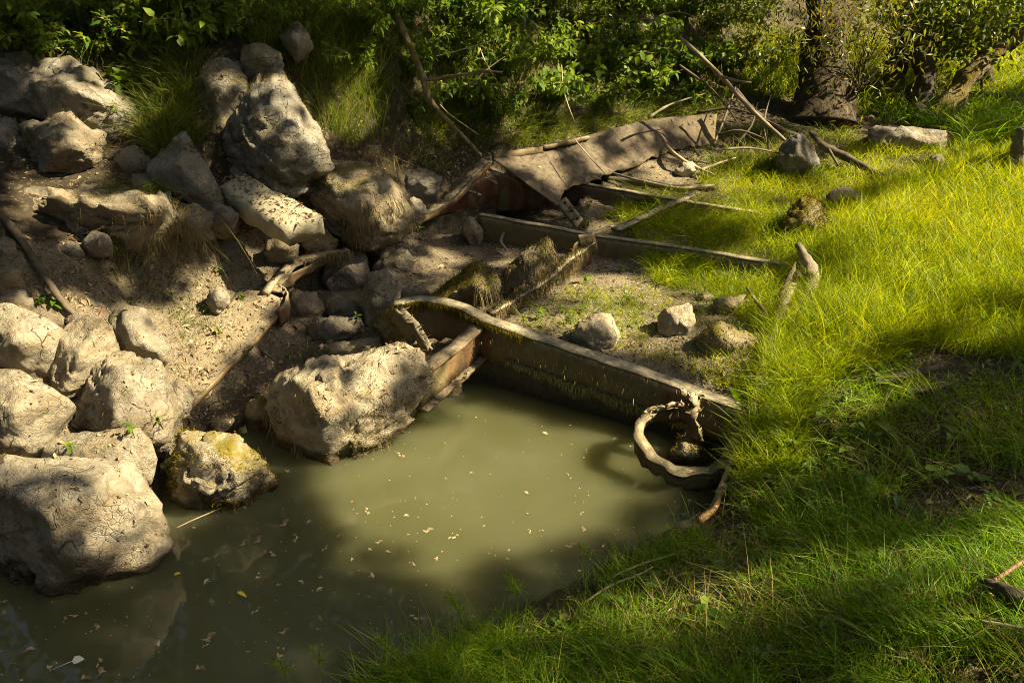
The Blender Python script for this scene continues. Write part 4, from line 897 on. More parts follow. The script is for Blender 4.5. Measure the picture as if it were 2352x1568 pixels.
wood('mossy_branch', 'thin mossy branch arching beside the bark stick', 'branch',
     [([(1715,660,.45),(1735,690,.47),(1755,715,.46),(1772,745,.38)], [.008,.012,.014,.012])], 'branchmoss', .2)
wood('fallen_branch', 'dry forked branch on the mud below the torn plate end', 'branch',
     [([(1530,335,.62),(1560,362,.58),(1600,385,.52),(1640,402,.5)], [.02,.018,.016,.01]), ([(1610,390,.52),(1650,375,.54),(1690,362,.55)], [.012,.01,.006])], 'palewood', .25)
wood('stick', 'bare stick lying level behind the farthest beam', 'stick', [([(1400,395,.52),(1470,415,.5),(1560,432,.5),(1640,425,.5)], [.008,.014,.014,.01])], 'deadwood', .25)
wood('stick', 'thin dry twig leaning on the leaf strewn boulder', 'stick', [([(430*0+248,685,.62),(232,720,.58),(210,770,.56),(190,820,.52)], [.006,.009,.010,.008]), ([(215,765,.56),(200,790,.53),(180,800,.5)], [.006,.005,.003])], 'redcane', .2)
wood('stick', 'bent dark root on the mud behind nearest beam', 'stick', [([(1160,530,.36),(1150,555,.34),(1165,575,.31)], [.012,.014,.01])], 'deadwood', .3)
wood('cane', 'reddish cane lying in the shaded grass at lower right', 'stick', [([(2140,1432,.72),(2210,1385,.79),(2280,1335,.83),(2370,1275,.86)], [.007,.007,.007,.007])], 'redcane', .05)
wood('bark_chunk', 'dark rotten piece of bark in the grass at right edge', 'bark', [([(2255,1335,.82),(2290,1352,.84),(2330,1375,.86),(2380,1400,.88)], [.012,.026,.03,.024])], 'darkwood', .7)
wood('stick', 'pale straw stem at lower right corner', 'stick', [([(2250,1425,.86),(2310,1435,.88),(2380,1448,.9)], [.004,.005,.004])], 'palewood', .05)
wood('stick', 'dark rotting stick on the shaded bank', 'stick', [([(2010,880,.5),(2060,865,.53),(2130,850,.56),(2160,842,.57)], [.012,.02,.02,.012])], 'darkwood', .4)
wood('stick', 'second dark stick lower on the shaded bank', 'stick', [([(2080,905,.52),(2140,895,.56),(2200,880,.58)], [.01,.016,.012])], 'darkwood', .4)
wood('reed_stem', 'pale reed stem along the pond edge', 'stick', [([(1405,1325,.12),(1460,1300,.13),(1520,1280,.14),(1580,1262,.16)], [.004,.005,.005,.003])], 'palewood', .05)
wood('reed_stem', 'second pale reed stem lower along the pond edge', 'stick', [([(1340,1385,.12),(1400,1345,.13),(1470,1318,.15),(1500,1300,.16)], [.004,.005,.005,.003])], 'palewood', .05)
wood('straw_stem', 'yellow straw floating from the mossy stone', 'stick', [([(405,1212,.012),(440,1195,.014),(480,1178,.018),(512,1164,.03)], [.003,.0035,.003,.002])], 'palewood', .0)
wood('stick', 'brown twig across the mud beside the rusty plate edge', 'stick', [([(578,790,.17),(605,810,.16),(632,828,.15)], [.005,.007,.004])], 'darkwood', .2)
TW = ['steep grey stick in the dark tangle left of willow', 'crossing stick in the dark tangle left of willow', 'low stick at the foot of the dark tangle', 'forked dry stick before the dark tangle', 'upright dead stick beside the willow foot', 'short dead stick between plate end and willow', 'thin dead stick leaning over the plate end', 'curved dead stick below the leaning branch']
for k, c in enumerate([[(1640,330,-7.9),(1665,270,-8.0),(1690,200,-8.1)], [(1600,260,-8.0),(1690,250,-7.9),(1790,290,-7.9)], [(1640,345,-7.5),(1720,340,-7.6),(1790,352,-7.6)], [(1560,150,-7.6),(1640,210,-7.7),(1700,290,-7.8)], [(1765,340,-7.9),(1755,280,-8.0),(1770,220,-8.1)], [(1690,330,-7.8),(1725,290,-7.8),(1740,235,-7.9)], [(1490,270,-7.5),(1540,240,-7.6),(1620,215,-7.8)], [(1650,310,-7.7),(1700,300,-7.6),(1760,320,-7.6)]]):
    wood('dead_stick', TW[k], 'stick', [(c, [.014, .011, .005])], 'darkwood' if k % 2 else 'deadwood', .3, seed=k + 40)
for k, (a, c) in enumerate([((1430,50,-8.6),(1570,75,-8.4)), ((1480,55,-8.5),(1600,40,-8.3)), ((1060,225,-6.9),(1160,130,-6.9)), ((1090,60,-7.2),(1170,230,-7.0)), ((1010,240,-6.6),(1100,310,-6.6)), ((1290,150,-7.4),(1340,330,-7.0)), ((1000,130,-6.8),(1140,90,-6.9)), ((1320,320,-6.9),(1390,400,-6.8)), ((1620,110,-8.8),(1690,150,-8.6)), ((1600,150,-8.6),(1700,120,-8.7))]):
    m = ((a[0] + c[0]) / 2 + random.uniform(-20, 20), (a[1] + c[1]) / 2 + random.uniform(-22, 8), (a[2] + c[2]) / 2)
    wood('dry_twig', 'thin bare dry twig ' + ['in front of the dark bush at top, upper one', 'above the leaning branch top', 'crossing above the side twig of pale branch', 'hanging steeply right of the pale branch', 'under the fork of pale branch', 'hanging down to the torn plate ridge', 'level among the bushes right of pale branch', 'resting on the torn plate slope', 'beside the top of leaning branch', 'crossing the bush behind the leaning branch'][k], 'twig', [([a, m, c], [.004, .006, .003])], 'palewood', .1, group='dry twigs in the hillside bushes', seed=k)

# ------------------------------------------------------------------ wanted sun patches, from which the gaps of the unseen canopy are shaped
LIT = [([(-200,-200),(2600,-200),(2600,1800),(-200,1800)], .04), ([(900,1640),(1500,1270),(2600,1120),(2600,1640)], .3),
 ([(850,-50),(1700,-50),(1700,330),(850,330)], .62), ([(1650,-50),(2600,-50),(2600,290),(1650,290)], .93), ([(640,-50),(870,-50),(870,350),(700,350)], .5),
 ([(-50,-50),(640,-50),(640,110),(-50,110)], .06), ([(400,120),(600,90),(600,330),(430,330)], .55),
 ([(-50,110),(350,110),(350,320),(-50,320)], .6), ([(40,260),(260,260),(260,420),(40,420)], .65), ([(0,420),(480,420),(480,520),(0,520)], .6), ([(350,310),(500,310),(500,470),(350,470)], .35),
 ([(480,150),(750,150),(750,420),(480,420)], .68), ([(690,370),(980,370),(980,470),(900,560),(780,560)], .82), ([(600,440),(745,480),(745,545),(620,540)], .75), ([(500,430),(600,470),(600,520),(500,470)], .5),
 ([(-50,540),(640,540),(640,640),(-50,640)], .2),
 ([(-60,690),(180,650),(420,620),(640,600),(745,575),(748,600),(660,650),(650,700),(440,960),(400,1000),(620,1080),(640,1150),(400,1210),(300,1310),(-60,1260)], 1.02),
 ([(150,600),(420,590),(400,700),(200,700)], .6),
 ([(420,960),(640,720),(850,760),(900,800),(620,880),(560,990)], .25),
 ([(830,610),(925,610),(925,750),(830,750)], .4), ([(700,720),(840,720),(840,790),(700,790)], .45), ([(860,575),(1060,570),(1060,612),(900,625)], .85), ([(860,560),(960,560),(960,620)], .6),
 ([(980,595),(1170,595),(1170,720),(980,720)], .45), ([(1150,550),(1380,550),(1200,700),(1120,710)], .65),
 ([(905,680),(1110,700),(1380,620),(1850,660),(1760,780),(1735,950),(1500,870),(1110,745)], .92), ([(960,740),(1110,740),(1110,840),(940,930)], .8),
 ([(1360,530),(1850,600),(1850,650),(1400,600)], .5), ([(1350,420),(1800,480),(1840,600),(1360,530)], .5), ([(1500,360),(1800,330),(1850,470),(1700,460),(1450,420)], .75),
 ([(900,380),(1130,350),(1130,380),(960,500)], .35), ([(1120,350),(1300,330),(1250,440),(1200,410)], .85), ([(1300,440),(1200,400),(1290,380)], .4), ([(1320,310),(1560,260),(1540,350),(1400,400),(1330,400)], .55), ([(1180,310),(1350,290),(1350,330),(1180,350)], .8),
 ([(1850,280),(2600,260),(2600,430),(2100,430),(1850,440)], .62),
 ([(1840,570),(1900,500),(2050,430),(2352,330),(2600,330),(2600,640),(2250,720),(2050,790),(1900,860),(1800,980),(1740,950),(1780,760),(1850,700)], 1.05),
 ([(1720,900),(1900,820),(2060,900),(2000,1130),(1760,1150),(1680,1180)], .66), ([(2050,790),(2300,700),(2352,760),(2300,1000),(2060,1000)], .22),
 ([(1600,1130),(2000,1080),(2100,1150),(1800,1240),(1560,1250)], .38), ([(2000,1000),(2352,950),(2352,1100),(2050,1130)], .2),
 ([(600,880),(880,780),(960,800),(1005,880),(870,970),(810,1045),(640,1010)], 1.05), ([(900,800),(1000,850),(1000,890),(930,930)], .5), ([(385,985),(620,1000),(620,1120),(480,1175),(380,1160)], 1.05),
 ([(-60,1290),(300,1300),(450,1240),(760,1370),(1000,1400),(1300,1300),(1500,1250),(900,1600),(-60,1600)], .0), ([(-60,1080),(70,1085),(100,1180),(130,1300),(-60,1300)], .06), ([(880,1000),(1060,905),(1300,960),(1520,1010),(1520,1080),(1420,1160),(1330,1270),(1000,1330),(760,1250),(680,1140)], 1.1), ([(500,1150),(720,1100),(760,1250),(1000,1330),(760,1370),(450,1260)], .15), ([(1000,1300),(1300,1270),(1250,1400),(950,1400)], .12),
 ([(1790,440),(1910,440),(1910,560),(1790,560)], .9), ([(1465,885),(1720,940),(1700,1000),(1600,1095),(1480,1030)], .75)]
def lit_p(u, v):
    r = np.full(len(u), .3)
    for poly, p in LIT: r = np.where(inpoly(u, v, poly), p, r)
    return r
bpy.context.view_layer.update()
dg = bpy.context.evaluated_depsgraph_get()
E_A = unit(np.cross(SUN, [0, 0, 1.])); E_B = np.cross(E_A, SUN)
CELL = .07; A0, A1, Bq0, Bq1 = -9., 9., -16., 16.
ga = []; 
for v in np.arange(-10, 1580, 9):
    for u in np.arange(-10, 2365, 9):
        ok, loc, *_ = SC.ray_cast(dg, Vector(CAM), Vector(ray(u, v)))
        if ok: ga.append((u, v, loc.x, loc.y, loc.z))
ga = np.array(ga); W3 = ga[:, 2:5]
pl = lit_p(ga[:, 0], ga[:, 1])
dap = fbm(W3 * np.array([3.2, 3.2, 3.2]), 3, 77); rk = np.argsort(np.argsort(dap)) / len(dap)
litv = np.clip((pl - rk) / .10 + .5, 0, 1) * 1.0
sa, sb = W3 @ E_A, W3 @ E_B
na, nb = int((sa.max() - sa.min()) / CELL) + 3, int((sb.max() - sb.min()) / CELL) + 3
A0, Bq0 = sa.min() - CELL, sb.min() - CELL
num = np.zeros((na, nb)); den = np.zeros((na, nb)); ia, ib_ = ((sa - A0) / CELL).astype(int), ((sb - Bq0) / CELL).astype(int)
wt = 1 + 3 * litv
np.add.at(num, (ia, ib_), litv * wt); np.add.at(den, (ia, ib_), wt)
for k in range(14):
    if k < 12:
        n2 = num.copy(); d2 = den.copy()
        for sx, sy in ((1, 0), (-1, 0), (0, 1), (0, -1)):
            n2 += .25 * np.roll(num, (sx, sy), (0, 1)); d2 += .25 * np.roll(den, (sx, sy), (0, 1))
        e = den < 1e-6; num = np.where(e, n2, num); den = np.where(e, d2, den)
SMAP = np.where(den > 1e-6, num / np.maximum(den, 1e-6), -1)
def sun_open(p):
    """1 where the ray through p falls on a patch meant to be sunlit"""
    a, b = ((p @ E_A) - A0) / CELL, ((p @ E_B) - Bq0) / CELL
    ok = (a >= 0) & (a < na) & (b >= 0) & (b < nb)
    m = SMAP[np.clip(a.astype(int), 0, na - 1), np.clip(b.astype(int), 0, nb - 1)]
    f = .3 + .9 * fbm(np.stack([p @ E_A, p @ E_B, np.zeros(len(p))], 1) * 1.6, 3, 5)
    return np.where(ok & (m >= 0), m, np.clip(f, 0, 1))

# ------------------------------------------------------------------ trees
def limb_tree(name, label, trunk_pts, trunk_rad, mat, leaf_pos, leaf_L, leaf_W, leafmat, limbs=(), shape='fold', n=14, rough=.35, seed=0, droop=.6, group=None):
    base = np.asarray(trunk_pts[0], float); e = empty(name, tuple(base)); tag(e, label, 'tree', group)
    def part(nm, geo, m, kind=None, rnd=None):
        V, Q, T = geo; o = obj(nm, mesh_np(nm, V, Q, T, rnd, smooth=nm != 'crown'), M[m]); o.data.transform(Matrix.Translation(-Vector(base))); o.parent = e
        if kind: o['kind'] = kind
        return o
    part('trunk', tube(trunk_pts, trunk_rad, n, rough, seed, sub=5), mat)
    for k, (lp, lr) in enumerate(limbs): part('limb', tube(lp, lr, 7, .2, seed + k, sub=3), mat)
    if leaf_pos is not None and len(leaf_pos):
        m = len(leaf_pos); ax = unit(RNG.normal(size=(m, 3)) + np.array([0, 0, -droop])); nr = unit(RNG.normal(size=(m, 3)) + np.array([.3, -.3, 1.]))
        V, Q, T, i_ = leaves(leaf_pos, ax, nr, RNG.uniform(.7, 1.3, m) * leaf_L, RNG.uniform(.7, 1.3, m) * leaf_W, shape)
        part('crown', (V, Q, T), leafmat, 'stuff', RNG.random(m)[i_])
    return e
def cloud(centers, n, sig):
    c = np.asarray(centers)[RNG.integers(0, len(centers), n)]; return c + RNG.normal(size=(n, 3)) * np.asarray(sig)
# trees seen at the back right
D1 = depth_of(P(1885, 285, .62))
def up_line(pts, d): return [PD(u, v, d) for u, v in pts]
def leafy(spec, per, sig):
    return np.concatenate([cloud([PD(u, v, d)], int(per * k), sig) for u, v, d, k in spec])
tr = up_line([(1885,295),(1890,240),(1895,170),(1888,110),(1900,50),(1896,-60),(1890,-260)], D1)
lf = leafy([(1800,60,D1-.5,1),(1850,20,D1-.4,1.2),(1930,60,D1-.5,1.6),(1975,100,D1-.5,1.4),(2020,40,D1-.4,1.2),(1985,150,D1-.5,.8),(1960,20,D1-.4,1.5),(1780,120,D1-.4,.6),(1990,190,D1-.5,.5),(1900,-80,D1,3),(2000,-160,D1,3),(1800,-160,D1,3)], 210, (.30, .25, .22))
lm = []
for k in range(16):
    b0 = tr[1] * .4 + tr[2] * .6 + np.array([.18, -.2, -.05]) + RNG.normal(size=3) * .06; a = PD(RNG.uniform(1960, 2110), RNG.uniform(-20, 180), D1 - .5)
    lm.append(([b0, (b0 + a) / 2 + np.array([0, 0, -.08]), a], [.012, .008, .003]))
for k in range(5):
    b0 = tr[3]; a = tr[3] + np.array([RNG.uniform(-2, 2), RNG.uniform(-1.5, 1), RNG.uniform(1, 2.5)]); lm.append(([b0, (b0 + a) / 2 + np.array([0, 0, .2]), a], [.07, .05, .02]))
limb_tree('willow_tree', 'stout dark willow trunk with sprays of narrow leaves at the back', tr, [.42,.33,.27,.23,.2,.19,.17], 'bark', lf, .085, .016, 'willow', lm, 'diamond', 26, .2, 3, 1.0)
D2 = depth_of(P(2050, 250, .62))
limb_tree('tree', 'pale straight trunk behind and right of the dark willow', up_line([(2045,258),(2052,200),(2062,130),(2075,60),(2082,-20),(2090,-250)], D2 + .3), [.15,.13,.125,.12,.11,.1], 'barkpale', leafy([(2090,10,D2,1.5),(2140,-60,D2,3)], 420, (.3,.3,.25)), .08, .03, 'shrubl', (), 'fold', 12, .35, 5)
D3 = depth_of(P(2112, 275, .6))
limb_tree('tree', 'short crooked dark trunk with a broken top', up_line([(2106,282),(2112,240),(2118,205),(2128,175),(2116,150),(2110,130),(2122,100),(2136,70)], D3), [.14,.12,.115,.12,.115,.11,.09,.05], 'bark', leafy([(2180,40,D3+.3,3),(2210,20,D3-.2,2),(2200,80,D3+.3,1.6),(2130,-10,D3-.2,2)], 300, (.25,.25,.2)), .085, .045, 'shrubl', [(up_line([(2136,90),(2145,40),(2150,-60)], D3), [.03,.025,.02])], 'fold', 14, .5, 7)
D4 = depth_of(P(2150, 270, .6))
limb_tree('tree', 'leaning mossy trunk at upper right', up_line([(2140,285),(2165,245),(2205,205),(2250,150),(2300,108),(2352,60),(2440,-30),(2560,-200)], D4), [.19,.13,.115,.11,.11,.10,.10,.09], 'barkmoss', leafy([(2330,30,D4-.3,1.5),(2280,40,D4+.3,1.5),(2350,-60,D4,3)], 400, (.35,.3,.25)), .085, .03, 'shrubl', (), 'fold', 14, .55, 9)
D5 = depth_of(P(2265, 262, .62))
limb_tree('tree', 'thin dark upright trunk behind the leaning mossy trunk', up_line([(2264,275),(2266,200),(2262,100),(2270,0),(2272,-250)], D5 + .8), [.10,.09,.085,.08,.07], 'bark', leafy([(2300,-40,D5+.8,3)], 400, (.5,.5,.3)), .09, .04, 'shrub', (), 'fold', 10, .3, 11)

# unseen trees around the view, crowns shaped to leave the wanted sun patches open
TR = [(14.5,-.5),(15.5,3.2),(13.,-4.8),(16.,8.),(18.5,1.),(8.,-7.),(13.,13.),(-5.6,10.2),(-1.5,11.8),(3.6,14.8),(-9.,5.),(-6.5,-3.5),(-1.,-6.),(7.5,20.)]
TRN = ['right of the grassy bank', 'behind the sunny grass', 'behind the viewer on the right', 'far right beyond the meadow', 'deep right', 'behind the viewer', 'far back right', 'up the hillside at left', 'up the hillside in the middle', 'up the hillside at right', 'left of the rock pile', 'behind left across the pond', 'behind the pond', 'at the far end of the valley']
dmin = np.full((na, nb), 99.); np.minimum.at(dmin, (ia, ib_), (W3 - CAM) @ F_)
for k in range(6):
    for sx, sy in ((1, 0), (-1, 0), (0, 1), (0, -1)): dmin = np.minimum(dmin, np.roll(dmin, (sx, sy), (0, 1)))
ci, cj = np.where((SMAP >= 0) & (dmin < 13)); NC = RNG.poisson(3.2, len(ci)); ci, cj = np.repeat(ci, NC), np.repeat(cj, NC)
a = A0 + (ci + RNG.random(len(ci))) * CELL; b = Bq0 + (cj + RNG.random(len(cj))) * CELL
NL = 40000
a = np.r_[a, RNG.uniform(A0 - 1.5, A0 + na * CELL + 1.5, NL)]; b = np.r_[b, RNG.uniform(Bq0 - 1.5, Bq0 + nb * CELL + 1.5, NL)]; NL = len(a)
pp = a[:, None] * E_A + b[:, None] * E_B
zt = RNG.uniform(7.5, 13., NL); pp = pp + SUN * ((zt - pp[:, 2]) / SUN[2])[:, None]
keep = RNG.random(NL) > sun_open(pp) * 1.08  # leaves dropped along the sun rays to the wanted patches
pp = pp[keep]
hn = 52000  # more unseen leaves, added around and above to block sky light
hp_ = np.concatenate([cloud([(x, y, 6.5 if k < 7 else 7.2)], hn // len(TR), (2.0, 2.0, 1.5)) for k, (x, y) in enumerate(TR)] + [cloud([(-3, 8.5, 6.), (0, 9.5, 5.5), (2.5, 11.5, 5.5), (-6, 6, 6), (-2, -3, 6.5), (-5, 0, 7)], 26000, (1.8, 1.6, 1.2))])
hp_ = np.concatenate([hp_, RNG.uniform((-5, 0, 5.5), (6, 12, 8.5), (48000, 3))])  # extra overhead leaf layer added to deepen the shade
hp_ = hp_[(hp_[:, 2] > 3.9)]; hp_ = hp_[RNG.random(len(hp_)) > sun_open(hp_) * 1.2]
pp = np.concatenate([pp, hp_]); TRA = np.array(TR)
own = np.argmin(np.linalg.norm(pp[:, None, :2] - TRA[None], axis=2), axis=1)
for k, (x, y) in enumerate(TR):
    q = pp[own == k]; z0 = float(H(x, y)[0]) - .1; top = np.array([x, y, z0 + 11.])
    tp_ = [np.array([x, y, z0]), np.array([x + .1, y, z0 + 2.]), np.array([x - .05, y + .1, z0 + 6.]), top]
    lms = []
    if len(q) > 50:
        for j in RNG.integers(0, len(q), 22):
            s0 = tp_[2] if q[j][2] < 8.5 else (tp_[2] + top) / 2; lm_ = [s0, (s0 + q[j]) / 2 + np.array([0, 0, .35]), q[j]]; chk, _ = resample(lm_, .1)
            if (sun_open(chk) > .5).mean() < .12: lms.append((lm_, [.07, .045, .012]))
    limb_tree('tree', 'unseen leafy tree ' + TRN[k] + ' with crown shaped for shade', tp_, [.28, .22, .18, .1], 'bark', q, .17, .11, 'canopy', lms, 'diamond', 10, .3, k + 20, .2, 'unseen trees of the surrounding wood, shaped for shade')

# unseen ring of leaves added beyond the banks to block low sky light
an = np.radians(RNG.uniform(-205, 62, 52000)); rr_ = RNG.uniform(9.5, 15., len(an))
tx, ty = rr_ * np.cos(an), 2.5 + rr_ * np.sin(an)
m = ~((ty > 4) & (np.abs(tx) / np.maximum(ty, .1) < .95)) ; tx, ty = tx[m], ty[m]
tz = H(tx, ty) + RNG.random(len(tx)) ** 1.3 * 5.2
q = np.stack([tx, ty, tz], 1); q = q[RNG.random(len(q)) > sun_open(q) * .9]; n = len(q)
V, Q, T, i_ = leaves(q, RNG.normal(size=(n, 3)), RNG.normal(size=(n, 3)), RNG.uniform(.25, .42, n), RNG.uniform(.16, .26, n), 'diamond')
o = obj('unseen_thicket', mesh_np('unseen_thicket', V, Q, T, RNG.random(n)[i_]), M['canopy']); tag(o, 'unseen leaf mass added beyond the banks to block low sky light', 'unseen_thicket', kind='stuff')

# ------------------------------------------------------------------ leaf litter, on whatever lies open to the sky
lp, ln = [], []
LR = [((0,540,760,1000), 3400), ((880,540,1850,960), 5200), ((1300,330,1850,620), 2200), ((1650,740,2352,1300), 2600), ((900,280,1350,470), 2600), ((0,980,420,1300), 1500), ((400,750,900,1000), 900), ((500,400,745,540), 700), ((0,110,1000,470), 2200), ((1000,1230,2352,1568), 2200), ((900,100,1700,330), 1800), ((1850,280,2200,440), 700)]
for (u0, v0, u1, v1), n in LR:
    for k in range(n):
        ok, loc, nr, i_, ob_, m_ = SC.ray_cast(dg, Vector(CAM), Vector(ray(random.uniform(u0, u1), random.uniform(v0, v1))))
        if ok and nr.z > .35 and loc.z > .015 and loc.z < 3 and ob_.name.split('.')[0] not in ('pond_water', 'crown', 'limb', 'trunk', 'top_flange', 'cross_beam', 'stringer') and (random.random() < .13 or ob_.name.split('.')[0] not in ('boulder', 'rock', 'rock_slab', 'torn_plate', 'tree_stump')):
            lp.append(loc[:]); ln.append(nr[:])
lp = np.array(lp) ; ln = np.array(ln); n = len(lp)
ax = unit(np.cross(ln, RNG.normal(size=(n, 3)))); nr = unit(ln + RNG.normal(size=(n, 3)) * .45)
V, Q, T, i_ = leaves(lp + ln * .006, ax, nr, (.010 + .055 * RNG.random(n) ** 4), (.007 + .030 * RNG.random(n) ** 4), 'fold')
V = V + RNG.normal(size=V.shape) * .0018
o = obj('leaf_litter', mesh_np('leaf_litter', V, Q, T, RNG.random(n)[i_]), M['litter']); tag(o, 'dry brown leaf litter scattered over mud, stones and soil', 'leaf litter', kind='stuff')

# pebbles
u = RNG.uniform(0, 1850, 1500); v = RNG.uniform(540, 1250, 1500); pb = hit(u, v); pb = pb[(pb[:, 2] > .02) & (fbm(pb * 1.8, 3, 44) > -.05)]; n = len(pb)
iv, if_ = ico(1); sz = (.006 + .022 * RNG.random(n) ** 3)[:, None, None]
V = pb[:, None] + iv[None] * sz * RNG.uniform(.6, 1.2, (n, 1, 3)) * (1 + .18 * RNG.normal(size=(n, len(iv), 1))) * np.array([1, 1, .7])
o = obj('pebbles', mesh_np('pebbles', V.reshape(-1, 3), None, (np.arange(n)[:, None, None] * len(iv) + if_[None]).reshape(-1, 3)), rockm('tan')); tag(o, 'small pebbles and crumbs of stone on the mud', 'pebbles', kind='stuff')

# ------------------------------------------------------------------ grass
def uv_in(poly, n):
    poly = np.array(poly, float); lo, hi = poly.min(0), poly.max(0); U, Vv = [], []
    got = 0
    while got < n:
        u = RNG.uniform(lo[0], hi[0], n * 2); v = RNG.uniform(lo[1], hi[1], n * 2); m = inpoly(u, v, poly); U.append(u[m]); Vv.append(v[m]); got += m.sum()
    return np.concatenate(U)[:n], np.concatenate(Vv)[:n]
def grass(name, label, poly, n, h0, h1, mat, lean=.25, bend=.5, droop=.35, wd=.0032, gap=-.2, gs=2.2, seed=0, nseg=3, wind=(0, 0), tuft=.0, minz=.03):
    u, v = uv_in(poly, int(n * 1.6)); p = hit(u, v)
    m = (fbm(p * gs + seed * 5.3, 3, seed) + .25 * RNG.normal(size=len(p)) > gap) & (p[:, 2] > minz) & (p[:, 2] < 4); p = p[m][:n]
    k = len(p)
    if tuft: p[:, :2] += RNG.normal(size=(k, 2)) * 0; 
    dep = np.maximum((p - CAM) @ F_, 1)
    cl = fbm(p * 5 + seed, 2, seed + 2)          # neighbouring blades lean together
    an = cl * 4 + RNG.uniform(-math.pi, math.pi, k) * .85
    dv = np.stack([np.cos(an), np.sin(an), np.zeros(k)], 1)
    dr = unit(np.array([wind[0], wind[1], 1.]) + dv * (lean * RNG.uniform(.2, 1.6, k))[:, None])
    bd = dv * (bend * RNG.uniform(.1, 1.2, k))[:, None] - np.array([0, 0, 1.]) * (droop * RNG.uniform(0, 1.2, k))[:, None]
    hh = RNG.uniform(h0, h1, k) * (.75 + .5 * np.clip(fbm(p * 3 + 9, 2, seed + 4) + .5, 0, 1))
    V, Q, T, i_ = blades(p - np.array([0, 0, .01]), dr, bd, hh, np.maximum(wd, dep * .00062) * RNG.uniform(.5, 1.7, k), nseg)
    r = np.clip(.45 + .35 * fbm(p * 1.5, 2, seed + 6) + RNG.normal(size=k) * .30, 0, 1)
    o = obj(name, mesh_np(name, V, Q, T, r[i_]), M[mat]); tag(o, label, 'grass', kind='stuff'); return o
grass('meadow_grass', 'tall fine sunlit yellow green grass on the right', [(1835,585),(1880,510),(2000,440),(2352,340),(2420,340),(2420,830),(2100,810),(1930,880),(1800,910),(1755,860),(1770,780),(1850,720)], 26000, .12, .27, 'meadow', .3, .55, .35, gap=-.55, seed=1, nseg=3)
grass('meadow_grass', 'grass around the stump and the fallen branches at the back', [(1600,420),(1650,370),(1760,390),(1860,410),(1950,330),(2100,350),(2420,260),(2420,370),(2000,455),(1880,520),(1830,590),(1740,500)], 10000, .08, .2, 'meadow', .35, .6, .4, gap=-.25, seed=2)
grass('tall_stems', 'wispy taller stems rising from the sunny grass', [(1850,600),(2000,450),(2352,350),(2420,350),(2420,760),(2100,790),(1850,820)], 1500, .24, .40, 'meadow', .35, .5, .3, .0035, gap=-.5, seed=21, nseg=4)
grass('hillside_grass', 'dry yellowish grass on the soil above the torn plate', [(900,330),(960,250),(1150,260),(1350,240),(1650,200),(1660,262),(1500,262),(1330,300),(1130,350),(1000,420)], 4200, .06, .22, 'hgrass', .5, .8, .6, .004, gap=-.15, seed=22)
grass('deck_grass', 'longer arching grass between the two farther beams', [(1380,450),(1500,460),(1740,500),(1830,590),(1600,560),(1420,520)], 1500, .14, .3, 'meadow', .35, .8, .6, .004, gap=-.1, seed=23, nseg=4)
grass('meadow_grass', 'thin grass between torn plate end and the willow', [(1560,380),(1660,300),(1800,290),(1960,270),(1960,330),(1860,420),(1700,400)], 3800, .08, .24, 'hgrass', .35, .7, .5, .005, gap=-.05, seed=24)
grass('straw', 'dead straw blades among the grass of both banks', [(1800,700),(2000,500),(2420,400),(2420,1560),(1300,1560),(1650,1250),(1760,950)], 4200, .07, .22, 'drygrass', .8, 1.0, .8, .003, gap=-.1, seed=31)
grass('sedge', 'long arching green sedge before the trees', [(1960,300),(2100,250),(2420,220),(2420,330),(2200,345),(2190,300),(2000,285)], 3800, .22, .46, 'fgrass', .35, .8, .6, .006, gap=-.3, seed=3, nseg=4)
grass('deck_grass', 'thin grass growing in mud between the beams', [(1380,500),(1460,460),(1700,480),(1830,580),(1850,650),(1800,760),(1740,760),(1640,690),(1500,650),(1480,570)], 12000, .06, .22, 'meadow', .4, .7, .5, gap=-.3, seed=4)
grass('deck_grass', 'sparse sprouting grass on the sunlit mud behind nearest beam', [(1180,740),(1330,650),(1500,640),(1760,760),(1730,930),(1560,850)], 3800, .03, .13, 'meadow', .4, .7, .5, gap=-.05, seed=5)
grass('bank_grass', 'patchy grass on the dappled right bank', [(1755,850),(1900,850),(2100,780),(2420,800),(2420,1250),(1800,1260),(1640,1200),(1690,1080),(1730,960)], 13000, .06, .19, 'fgrass', .5, .9, .7, gap=.16, gs=1.8, seed=6)
grass('bank_grass', 'bright grass fringe along the pond edge below the nearest beam', [(1725,930),(1760,850),(1830,800),(1880,900),(1830,1080),(1740,1120),(1690,1130)], 4200, .1, .26, 'meadow', .4, .6, .4, gap=-.3, seed=7)
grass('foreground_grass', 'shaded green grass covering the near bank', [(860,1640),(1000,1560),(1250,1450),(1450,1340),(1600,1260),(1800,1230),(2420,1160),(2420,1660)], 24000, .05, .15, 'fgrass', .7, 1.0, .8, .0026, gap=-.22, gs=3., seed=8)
grass('foreground_grass', 'thin upright grass along the near waterline', [(800,1600),(1150,1440),(1400,1305),(1580,1225),(1640,1250),(1450,1350),(1200,1480),(980,1600)], 2600, .07, .22, 'fgrass', .3, .7, .4, .0026, gap=-.1, seed=9, minz=-.06)
grass('hillside_grass', 'tall thin grass hanging over the boulders on the hillside', [(560,140),(600,60),(640,-30),(870,-30),(880,200),(905,330),(800,345),(740,300),(690,190),(640,140)], 3600, .2, .5, 'hgrass', .22, .45, .35, .0035, gap=-.4, seed=10, nseg=4)
grass('hillside_grass', 'grass tufts between the long boulder and the pyramid boulder', [(330,200),(380,120),(470,100),(470,180),(440,260),(470,350),(420,320),(380,390),(330,330)], 2800, .12, .38, 'hgrass', .3, .7, .5, .0035, gap=-.25, seed=11, nseg=4)
grass('hillside_grass', 'thin grass among the hillside bushes', [(-30,-30),(1720,-30),(1720,230),(1500,250),(1200,330),(1000,360),(930,300),(560,100),(300,130),(-30,110)], 12000, .1, .34, 'hgrass', .3, .6, .5, .004, gap=-.3, seed=12)
